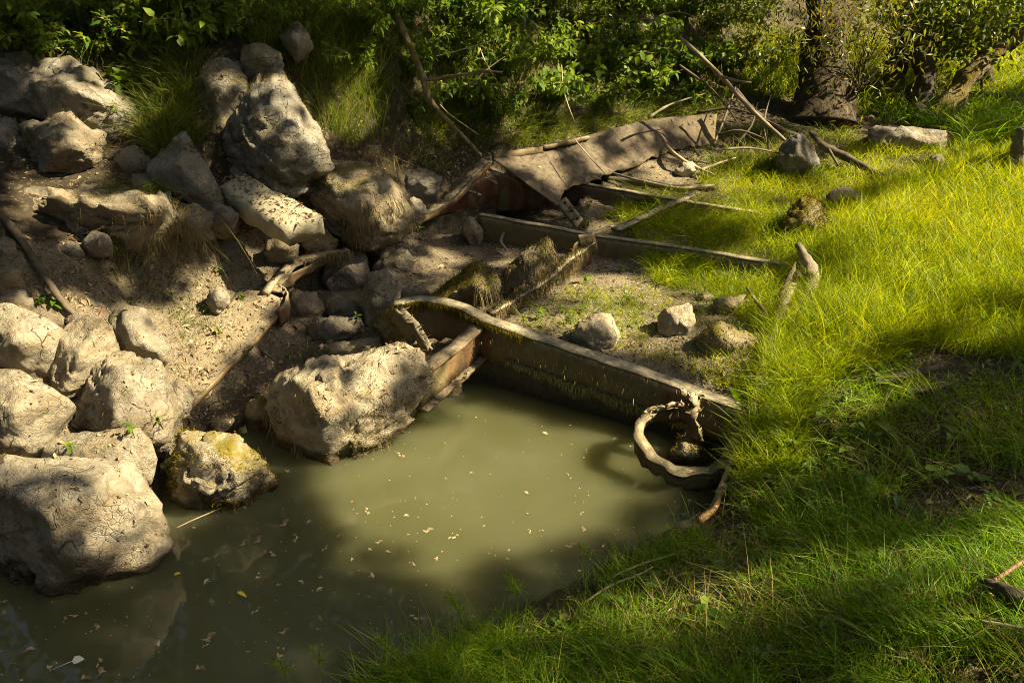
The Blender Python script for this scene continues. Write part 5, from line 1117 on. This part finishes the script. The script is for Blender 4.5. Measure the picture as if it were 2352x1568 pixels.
grass('hillside_grass', 'short grass at the foot of the bushes over the torn plate', [(1150,330),(1330,280),(1650,240),(1650,265),(1350,310),(1200,350)], 2400, .06, .24, 'hgrass', .5, .8, .7, .004, gap=-.2, seed=13)
grass('soil_grass', 'a few grass blades on the sunlit soil slope', [(180,620),(480,560),(620,600),(560,760),(430,820),(360,700)], 700, .03, .13, 'hgrass', .4, .8, .6, gap=.05, seed=14)
grass('back_grass', 'sunny undergrowth grass beyond the trees', [(1700,100),(2420,100),(2420,260),(1960,270),(1700,220)], 9000, .15, .45, 'meadow', .3, .6, .4, .007, gap=-.35, seed=15)
# dry grass hanging from the ledge slab
def hang(name, label, spots, n, h0, h1, mat, sp=.05):
    c = np.array([PD(*s) for s in spots]); q = c[RNG.integers(0, len(c), n)] + RNG.normal(size=(n, 3)) * np.array([sp, sp * .5, sp * .4])
    an = RNG.normal(size=(n, 3)); dr = unit(np.array([0, -.5, .3]) + an * .9); bd = np.array([0, -.1, -1.15]) + RNG.normal(size=(n, 3)) * .55
    V, Q, T, i_ = blades(q, dr, bd, RNG.uniform(h0, h1, n), .0028, 5)
    o = obj(name, mesh_np(name, V, Q, T, RNG.random(n)[i_]), M[mat]); tag(o, label, 'grass', kind='stuff')
dR4 = depth_of(ROCKS['R4'][1].mean(0)) - .30
hang('hanging_grass', 'dry tangled grass and roots hanging from the ledge slab', [(u, 488 + RNG.uniform(-10, 14), dR4 + .06) for u in range(270, 440, 8)], 480, .12, .34, 'drygrass')
hang('hanging_grass', 'green grass hanging over the ledge slab', [(u, 440 + RNG.uniform(-15, 15), dR4 + .12) for u in range(230, 370, 8)], 420, .12, .3, 'hgrass')
hang('hanging_grass', 'grass draped over the top of pyramid boulder', [(u, 150 + abs(u - 650) * .5, depth_of(ROCKS['R6'][1].mean(0)) + .25) for u in range(560, 760, 8)], 700, .15, .4, 'hgrass')
hang('hanging_grass', 'grass drooping over the left end of long boulder', [(u, 112 + RNG.uniform(-8, 8), depth_of(ROCKS['R1'][1].mean(0)) + .05) for u in range(0, 230, 8)], 500, .1, .28, 'hgrass')
hang('hanging_grass', 'dry roots hanging beneath the soil by the round boulder', [(u, 350 + RNG.uniform(-15, 15), depth_of(ROCKS['R8'][1].mean(0)) + .15) for u in range(740, 900, 8)], 160, .08, .25, 'drygrass')
hang('hanging_grass', 'green grass tuft drooping over the long leaning boulder', [(u, 262 + (u - 330) * .5, depth_of(ROCKS['R1'][1].mean(0)) - .15) for u in range(320, 420, 6)], 700, .15, .42, 'hgrass')

# ------------------------------------------------------------------ shrubs on the hillside
def shrub(u, v, r, ns, per, L, mat, label, group, out=.25, name='shrub', dep=None, up=1.0):
    base = hit(u, v)[0] if dep is None else PD(u, v, dep)
    base = base + np.array([0, 0, -.03])
    e = empty(name, tuple(base)); tag(e, label, 'shrub', group)
    st, LP, LA = [], [], []
    for k in range(ns):
        an = RNG.uniform(0, 2 * math.pi); ho = np.array([math.cos(an), math.sin(an), 0]); ln_ = r * RNG.uniform(.7, 1.5)
        d0 = unit(ho * RNG.uniform(.1, .8) + np.array([0, -.35, up])); b0 = base + ho * r * .15 * RNG.random()
        t = np.linspace(0, 1, 6)[:, None]; pts = b0 + d0 * ln_ * t + (ho * .5 + np.array([0, -.3, -.55])) * ln_ * t ** 2 * RNG.uniform(.3, .9)
        st.append(tube(pts, np.linspace(.007, .002, 6), 5))
        tt_ = RNG.uniform(.12, 1.0, per); f = tt_ * 5; i = np.minimum(f.astype(int), 4); q = pts[i] + (pts[i + 1] - pts[i]) * (f - i)[:, None]
        sd = RNG.normal(size=(per, 3)); LP.append(q + sd * .035 * r); LA.append(unit(sd + np.array([0, -.35, -.45])))
    V, Q, T = join(st); o = obj('stems', mesh_np('stems', V, Q, T), M['branchmoss']); o.data.transform(Matrix.Translation(-Vector(base))); o.parent = e; o['kind'] = 'stuff'
    LP = np.concatenate(LP); LA = np.concatenate(LA); n = len(LP); nr = unit(np.array([.25, -.45, .9]) + RNG.normal(size=(n, 3)) * .5)
    S = RNG.uniform(.45, 1.3, n) * random.uniform(.75, 1.25); asp = random.uniform(.36, .72)
    V, Q, T, i_ = leaves(LP, LA, nr, S * L, S * L * asp * RNG.uniform(.85, 1.15, n), 'ovate')
    rr = np.clip(RNG.normal(.45, .25, n), 0, 1)
    o = obj('foliage', mesh_np('foliage', V, Q, T, rr[i_]), M[mat]); o.data.transform(Matrix.Translation(-Vector(base))); o.parent = e; o['kind'] = 'stuff'
    return e
G1 = 'leafy bushes covering the hillside'
SH = [(30,60,.42,12,24,.085,'shrub','dark leafy bush in the top left corner'),(150,50,.4,11,24,.08,'shrub','dark bush above the long leaning boulder'),(280,60,.42,12,24,.075,'shrub','bush right of the top left corner bushes'),
 (90,110,.3,9,20,.075,'shrub','low shaded bush above the top left boulder'),(210,120,.28,8,18,.075,'shrub','shaded sprigs above the middle of long boulder'),(360,100,.32,9,20,.075,'shrub','shaded bush left of the grassy gap'),(480,90,.32,9,20,.07,'shrub','shaded bush above the pale weathered outcrop'),(620,50,.3,8,18,.07,'shrub','shaded bush at top beside the dark pointed stone'),(420,30,.4,12,24,.075,'shrub','bush at the top above the grassy gap'),(540,20,.38,10,22,.07,'shrub','shaded bush above the pale outcrop'),(300,190,.2,5,12,.09,'shrub','nettle clump growing behind the long boulder'),(690,60,.3,7,16,.075,'shrub','low bush among the tall hillside grass'),
 (840,60,.42,12,26,.085,'shrub','bush left of the hanging pale branch'),(830,150,.34,9,22,.08,'shrub','lower bush left of the hanging pale branch'),(930,40,.45,13,28,.085,'shrub','dense bush behind the top of the pale branch'),(950,160,.4,11,24,.08,'shrub','bush at the fork of the pale branch'),(940,250,.28,7,18,.07,'shrub','small bush beneath the branch fork'),
 (1040,30,.45,13,28,.085,'shrub','dense bush right of the pale branch top'),(1050,120,.42,12,26,.08,'shrub','bush above the side twig of pale branch'),(1060,220,.34,9,20,.075,'shrub','bush below the side twig of pale branch'),(1140,60,.48,14,28,.09,'shrub','large bush at the top middle'),
 (1150,160,.42,12,26,.08,'shrub','bush over the middle of the hillside'),(1160,250,.32,8,18,.07,'shrub','low bush above the ridge of torn plate'),(1250,30,.5,14,28,.09,'shrubl','brighter bush at the top right of middle'),(1260,130,.46,13,26,.08,'shrub','bush above the torn plate middle'),(1270,220,.36,10,20,.075,'shrub','low bush just above the torn plate'),
 (1350,60,.5,14,28,.09,'shrubl','broad leaved bush with catching sun'),(1370,160,.46,13,26,.085,'shrub','bush with drooping large leaves'),(1380,240,.34,9,18,.075,'shrub','low bush behind the torn plate slope'),(1450,20,.55,14,28,.09,'shrub','dark bush at the top behind bare twigs'),(1470,120,.52,14,28,.085,'shrub','dense dark bush over the right plate end'),(1480,200,.42,11,22,.08,'shrub','low dark bush by the right plate end'),
 (1560,40,.6,15,28,.09,'shrub','dark bush above the leaning branch top'),(1570,150,.5,13,26,.085,'shrub','bush left of the leaning branch'),(1640,60,.6,15,28,.09,'shrubl','sunlit bush right of the leaning branch top'),(1660,160,.5,13,24,.085,'shrubl','sunlit bush behind the leaning branch'),(1600,230,.3,8,16,.075,'shrub','low bush over the far plate end'),
 (1730,40,.6,15,28,.09,'shrubl','bright bush left of the dark willow'),(1760,140,.5,13,22,.085,'shrubl','bright low bush beside the willow trunk')]
for u, v, r, ns, per, L, m, lab in SH: shrub(u, v, r, int(ns * 1.6), int(per * 1.6), L * .84, m, lab, G1)
SB = [(1700,20,13.,.9,'shrubl'),(1820,40,14.,1.,'shrubl'),(1960,60,14.,1.,'shrubl'),(2080,60,14.5,.9,'shrubl'),(2180,60,15.,.9,'shrubl'),(2240,60,14.,1.1,'shrub'),(2340,110,14.,1.,'shrub'),(2150,40,15.,1.2,'shrubl'),(2020,-20,16.,1.4,'shrubl'),(2300,20,17.,1.5,'shrub'),(1900,-20,17.,1.4,'shrub'),(2380,40,16.,1.4,'shrub'),(2350,110,14.,.7,'shrub')]
for k, (u, v, d, r, m) in enumerate(SB):
    shrub(u, v + 40, r, 15, 26, .13, m, ['sunlit bush far behind the willow trunk', 'bush far behind the willow crown', 'sunny bush between willow and pale trunk', 'sunny bush behind the crooked trunk', 'bright bush behind the leaning trunk base', 'dark bush behind the thin upright trunk', 'dark bush beyond the level log', 'sunny bush above the crooked trunk', 'far bush at the top behind the pale trunk', 'far dark bush at top right', 'far dark bush at the top behind the willow', 'far dark bush in the top right corner', 'low dark bush at right edge under the leaning trunk'][k], 'bushes beyond the trees', dep=d)

# ------------------------------------------------------------------ small herbs, each leaf its own piece
LM = []
for k, rv in enumerate((.15, .5, .9)):
    V, Q, T, i_ = leaves(np.zeros((1, 3)), np.array([[1., 0, 0]]), np.array([[0, 0, 1.]]), 1., .62, 'ovate')
    me = mesh_np('herb_leaf', V, Q, T, np.full(len(V), rv)); me.materials.append(M['herb']); LM.append(me)
def herb(p, nl, L, label, group, tall=.08, name='herb'):
    p = np.asarray(p, float); tip = p + np.array([random.uniform(-.3, .3) * tall, random.uniform(-.4, .1) * tall, tall])
    V, Q, T = tube([p - np.array([0, 0, .01]), (p + tip) / 2 + np.array([.005, 0, .004]), tip], [.0022, .002, .0012], 5)
    e = empty(name, tuple(p)); tag(e, label, 'plant', group)
    s = obj('stem', mesh_np('stem', V, Q, T), M['herb']); s.data.transform(Matrix.Translation(-Vector(p))); s.parent = e
    a0 = random.uniform(0, 6.28)
    for k in range(nl):
        t = .35 + .65 * (k // 2 + 1) / max(1, (nl + 1) // 2); a = a0 + (k % 2) * math.pi + (k // 2) * 1.4 + random.uniform(-.3, .3)
        lf_ = bpy.data.objects.new('leaf', random.choice(LM)); put(lf_, e); lf_.location = tuple((tip - p) * min(t, 1.))
        sc = L * random.uniform(.7, 1.2) * (1.1 - .3 * t); lf_.scale = (sc, sc, sc); lf_.rotation_euler = (random.uniform(-.35, .35), random.uniform(-.35, .45), a)
ORD = 'first second third fourth fifth sixth seventh eighth ninth tenth eleventh twelfth thirteenth fourteenth fifteenth sixteenth seventeenth eighteenth nineteenth twentieth twenty-first twenty-second twenty-third twenty-fourth'.split()
def herbs(spots, label, group, L0=.035, L1=.06, nl=(4, 8), tall=(.04, .10)):
    u = np.array([s[0] for s in spots], float); v = np.array([s[1] for s in spots], float); pp_ = hit(u, v)
    for k, i in enumerate(np.argsort(u)):
        herb(pp_[i], random.randint(*nl), random.uniform(L0, L1), label + (' at the far left' if k == 0 else ' at the far right' if k == len(u) - 1 else ', ' + ORD[k] + ' from the left'), group, random.uniform(*tall))
herbs([(1430,625),(1340,650),(1395,575),(1160,548),(1350,520),(1440,505),(1510,560)], 'broad-leaved seedling rooted in mud near the middle beam', 'seedlings near the middle beam', .05, .075)
herbs([(1180,722),(1215,715),(1245,735),(1265,700),(1290,720),(1310,745),(1320,690),(1345,715),(1235,690),(1280,665),(1300,640),(1330,765),(1440,700),(1460,755)], 'bright green seedling in a row behind the nearest beam', 'seedlings behind the nearest beam', .03, .05, (4, 8), (.04, .09))
herbs([(1660,765),(1690,770),(1640,780),(1610,800)], 'thin seedling at the foot of mossy wedge stone', 'seedlings at the mossy wedge stone', .025, .04)
herbs([(260,585),(275,600),(290,590),(268,612)], 'green leafy herb in a clump under the ledge slab', 'herb clump under the ledge slab', .045, .065, (7, 11), (.10, .17))
herbs([(105,690),(90,702),(125,698)], 'low green rosette beside the slanting log', 'rosettes beside the slanting log', .05, .07, (5, 7), (.02, .05))
herbs([(470,590),(505,630),(510,600),(395,690),(300,700),(330,660),(510,775),(560,690),(480,720),(615,640),(200,650),(150,645),(430,590),(520,540)], 'small seedling on the sunlit soil slope', 'seedlings on the soil slope', .025, .045, (4, 7), (.03, .09))
herbs([(1990,820),(2080,840),(2150,930),(2110,960),(2200,900),(2290,960),(2060,1060),(2160,1120),(2260,1180),(2320,1060),(2120,1190),(1860,880),(1920,930),(1850,1180),(1730,1230),(1690,1190),(2010,960),(1970,1010),(1905,1010)], 'small weed in the bare patches of right bank', 'weeds on the bare bank', .03, .055, (5, 9), (.04, .12))
herbs([(1850,1085),(1880,1130),(1760,1120),(1950,870),(2005,885),(2030,865),(1905,1090),(2050,1170),(1940,1050),(1830,1040),(1980,1120),(2040,1010),(1880,970),(1800,1010),(1960,1160),(2100,1100),(2180,1020),(1780,1180),(2230,1110)], 'broad-leaved herb in the dappled grass of right bank', 'herbs on the right bank', .055, .09, (4, 7), (.04, .10))
herbs([(1560,1265),(1640,1315),(1700,1335),(1450,1330),(1500,1345),(1290,1445),(1150,1520),(1040,1548),(1350,1425),(1420,1400),(1600,1400),(1740,1300),(1230,1540),(1480,1290),(1380,1350),(1560,1440),(1660,1440),(1840,1330),(1900,1450),(1500,1530),(1760,1520),(2080,1360),(2000,1290)], 'broad-leaved herb in the shaded grass of near bank', 'herbs on the near bank', .05, .085, (4, 7), (.03, .08))
herbs([(700,835),(720,828),(740,832),(680,840),(760,822),(715,815)], 'bright green chickweed growing on top of pond boulder', 'chickweed behind the pond boulder', .02, .03, (8, 12), (.06, .12))
herbs([(1360,440),(1420,470),(1480,480),(1560,500),(1400,500),(1350,480)], 'leafy seedling between the two farther beams', 'seedlings between the farther beams', .05, .07)
# seedlings standing on stones
def top_of(u, v):
    ok, loc, *_ = SC.ray_cast(dg, Vector(CAM), Vector(ray(u, v))); return np.array(loc)
for u, v, lab in [(165,1040,'yellow-green seedling rooted on the slab behind foreground boulder'), (375,985,'tiny seedling at the foot of cracked boulder'), (310,1005,'small seedling under the cracked boulder'), (45,660,'leafy sprig on squarish stone at left edge'), (272,270,'nettle sprig on the end of long leaning boulder'), (285,330,'sprig hanging below the long leaning boulder'), (960,545,'trailing sprig beside round boulder'), (830,745,'sprig beside the low pale wedge stone'), (765,575,'sprig on the ledge under the round boulder')]:
    herb(top_of(u, v), 6, .045, lab, None, .09)

# grasses with seed heads standing in front of the water
for k, (u, v, zz, h) in enumerate([(690,1600,.02,.22), (745,1585,.03,.26), (1070,1470,.05,.30), (1090,1460,.05,.22), (1190,1420,.05,.28), (1225,1415,.05,.24), (900,1545,.05,.2), (1380,1320,.06,.2), (1690,960,.25,.2)]):
    b0 = P(u, v, zz); tipd = np.array([RNG.uniform(-.3, .1), RNG.uniform(-.1, .2), 1.]) * h; pts = np.array([b0 + tipd * t + np.array([-.05, 0, -.02]) * t * t for t in np.linspace(0, 1, 6)])
    V, Q, T = tube(pts, np.linspace(.0016, .0007, 6), 4)
    e = obj('seed_grass', mesh_np('seed_grass', V, Q, T, np.full(len(V), .5)), M['fgrass'], None, origin=tuple(b0)); tag(e, 'thin grass stem with feathery seed head ' + ['at the bottom left of near bank', 'right of the leftmost seeding stem', 'before the middle of the pond', 'beside the tallest middle stem', 'tall at the waterline right of middle', 'shorter at the waterline right of middle', 'among the bottom grass', 'at the pale reed stems', 'beside the rusted hoop'][k], 'grass', 'seeding grass stems at the pond edge')
    nq = 70; t = RNG.uniform(.55, 1., nq) * 5; i = np.minimum(t.astype(int), 4); q = pts[i] + (pts[i + 1] - pts[i]) * (t - i)[:, None]
    d = unit(RNG.normal(size=(nq, 3)) * np.array([1, 1, .3]) + np.array([0, 0, .9]))
    V, Q, T, i_ = blades(q, d, RNG.normal(size=(nq, 3)) * .2, RNG.uniform(.02, .055, nq) * (6.2 - t) / 2.5 + .006, .0022, 2)
    o = obj('seed_head', mesh_np('seed_head', V, Q, T, RNG.random(nq)[i_]), M['fgrass']); o.data.transform(Matrix.Translation(-Vector(b0))); o.parent = e; o['kind'] = 'stuff'

# ------------------------------------------------------------------ bits floating on the water
WP = [(0,1330),(300,1300),(420,1200),(620,1150),(660,1060),(800,1050),(900,970),(1050,915),(1300,960),(1480,1030),(1560,1100),(1600,1150),(1500,1240),(1380,1290),(1150,1400),(800,1540),(0,1568)]
fu, fv = uv_in(WP, 320)
fp = np.array([P(a_, b_, .004) for a_, b_ in zip(fu, fv)])
FL = []
for k in range(4):
    m = 3; c = RNG.normal(size=(m, 3)) * np.array([.008, .008, .001]) + np.array([0, 0, .001]); ax = unit(RNG.normal(size=(m, 3)) * np.array([1, 1, .1]))
    V, Q, T, i_ = leaves(c, ax, np.array([[0, 0, 1.]]) + RNG.normal(size=(m, 3)) * .25, RNG.uniform(.016, .032, m), RNG.uniform(.009, .018, m), 'ovate'); V[:, 2] = np.maximum(V[:, 2], 0) + .001
    me = mesh_np('floating_leaf', V, Q, T, RNG.random(m)[i_]); me.materials.append(M['floatl']); FL.append(me)
for k in range(95):
    o = bpy.data.objects.new('floating_leaf', FL[k % 4]); put(o, None, fp[k]); o.rotation_euler = (0, 0, RNG.uniform(0, 6.28)); s_ = .35 + 1.0 * RNG.random() ** 1.8; o.scale = (s_, s_, s_)
    tag(o, 'small dry brown leaf cluster floating on the murky pond', 'leaf', 'leaf bits floating on the pond')
n = len(fp) - 95; q = fp[95:]
V, Q, T, i_ = leaves(q, RNG.normal(size=(n, 3)) * np.array([1, 1, 0]), np.tile([0, 0, 1.], (n, 1)), RNG.uniform(.004, .010, n), RNG.uniform(.003, .007, n), 'diamond'); V[:, 2] = .004
o = obj('floating_specks', mesh_np('floating_specks', V, Q, T, RNG.random(n)[i_]), M['floatl']); tag(o, 'tiny pale specks drifting on the pond surface', 'debris', kind='stuff')
def one_leaf(name, label, u, v, L, W, mat, ang, stem=0.):
    c = P(u, v, .006); V, Q, T, _ = leaves(np.zeros((1, 3)), np.array([[math.cos(ang), math.sin(ang), 0]]), np.array([[0, 0, 1.]]), L, W, 'ovate')
    o = obj(name, mesh_np(name, V, Q, T), M[mat], None); o.location = tuple(c); tag(o, label, 'leaf')
    if stem:
        V, Q, T = tube([(0, 0, .002), (-math.cos(ang + .2) * stem, -math.sin(ang + .2) * stem, .001)], [.0012, .001], 5); s = obj('leaf_stalk', mesh_np('leaf_stalk', V, Q, T), M[mat], o)
one_leaf('floating_leaf', 'single yellow pointed leaf floating in the lower left water', 545, 1358, .06, .022, 'yellowleaf', -.5)
one_leaf('floating_leaf', 'white leaf with long stalk floating near the lower left corner', 165, 1518, .045, .05, 'whitebit', .4, .08)
one_leaf('floating_leaf', 'yellow oval leaf at the edge of foreground boulder', 340, 1248, .04, .025, 'yellowleaf', .1)
one_leaf('fallen_leaf', 'green yellow leaf floating behind the foreground boulder', 400, 1320, .03, .02, 'yellowleaf', .7)
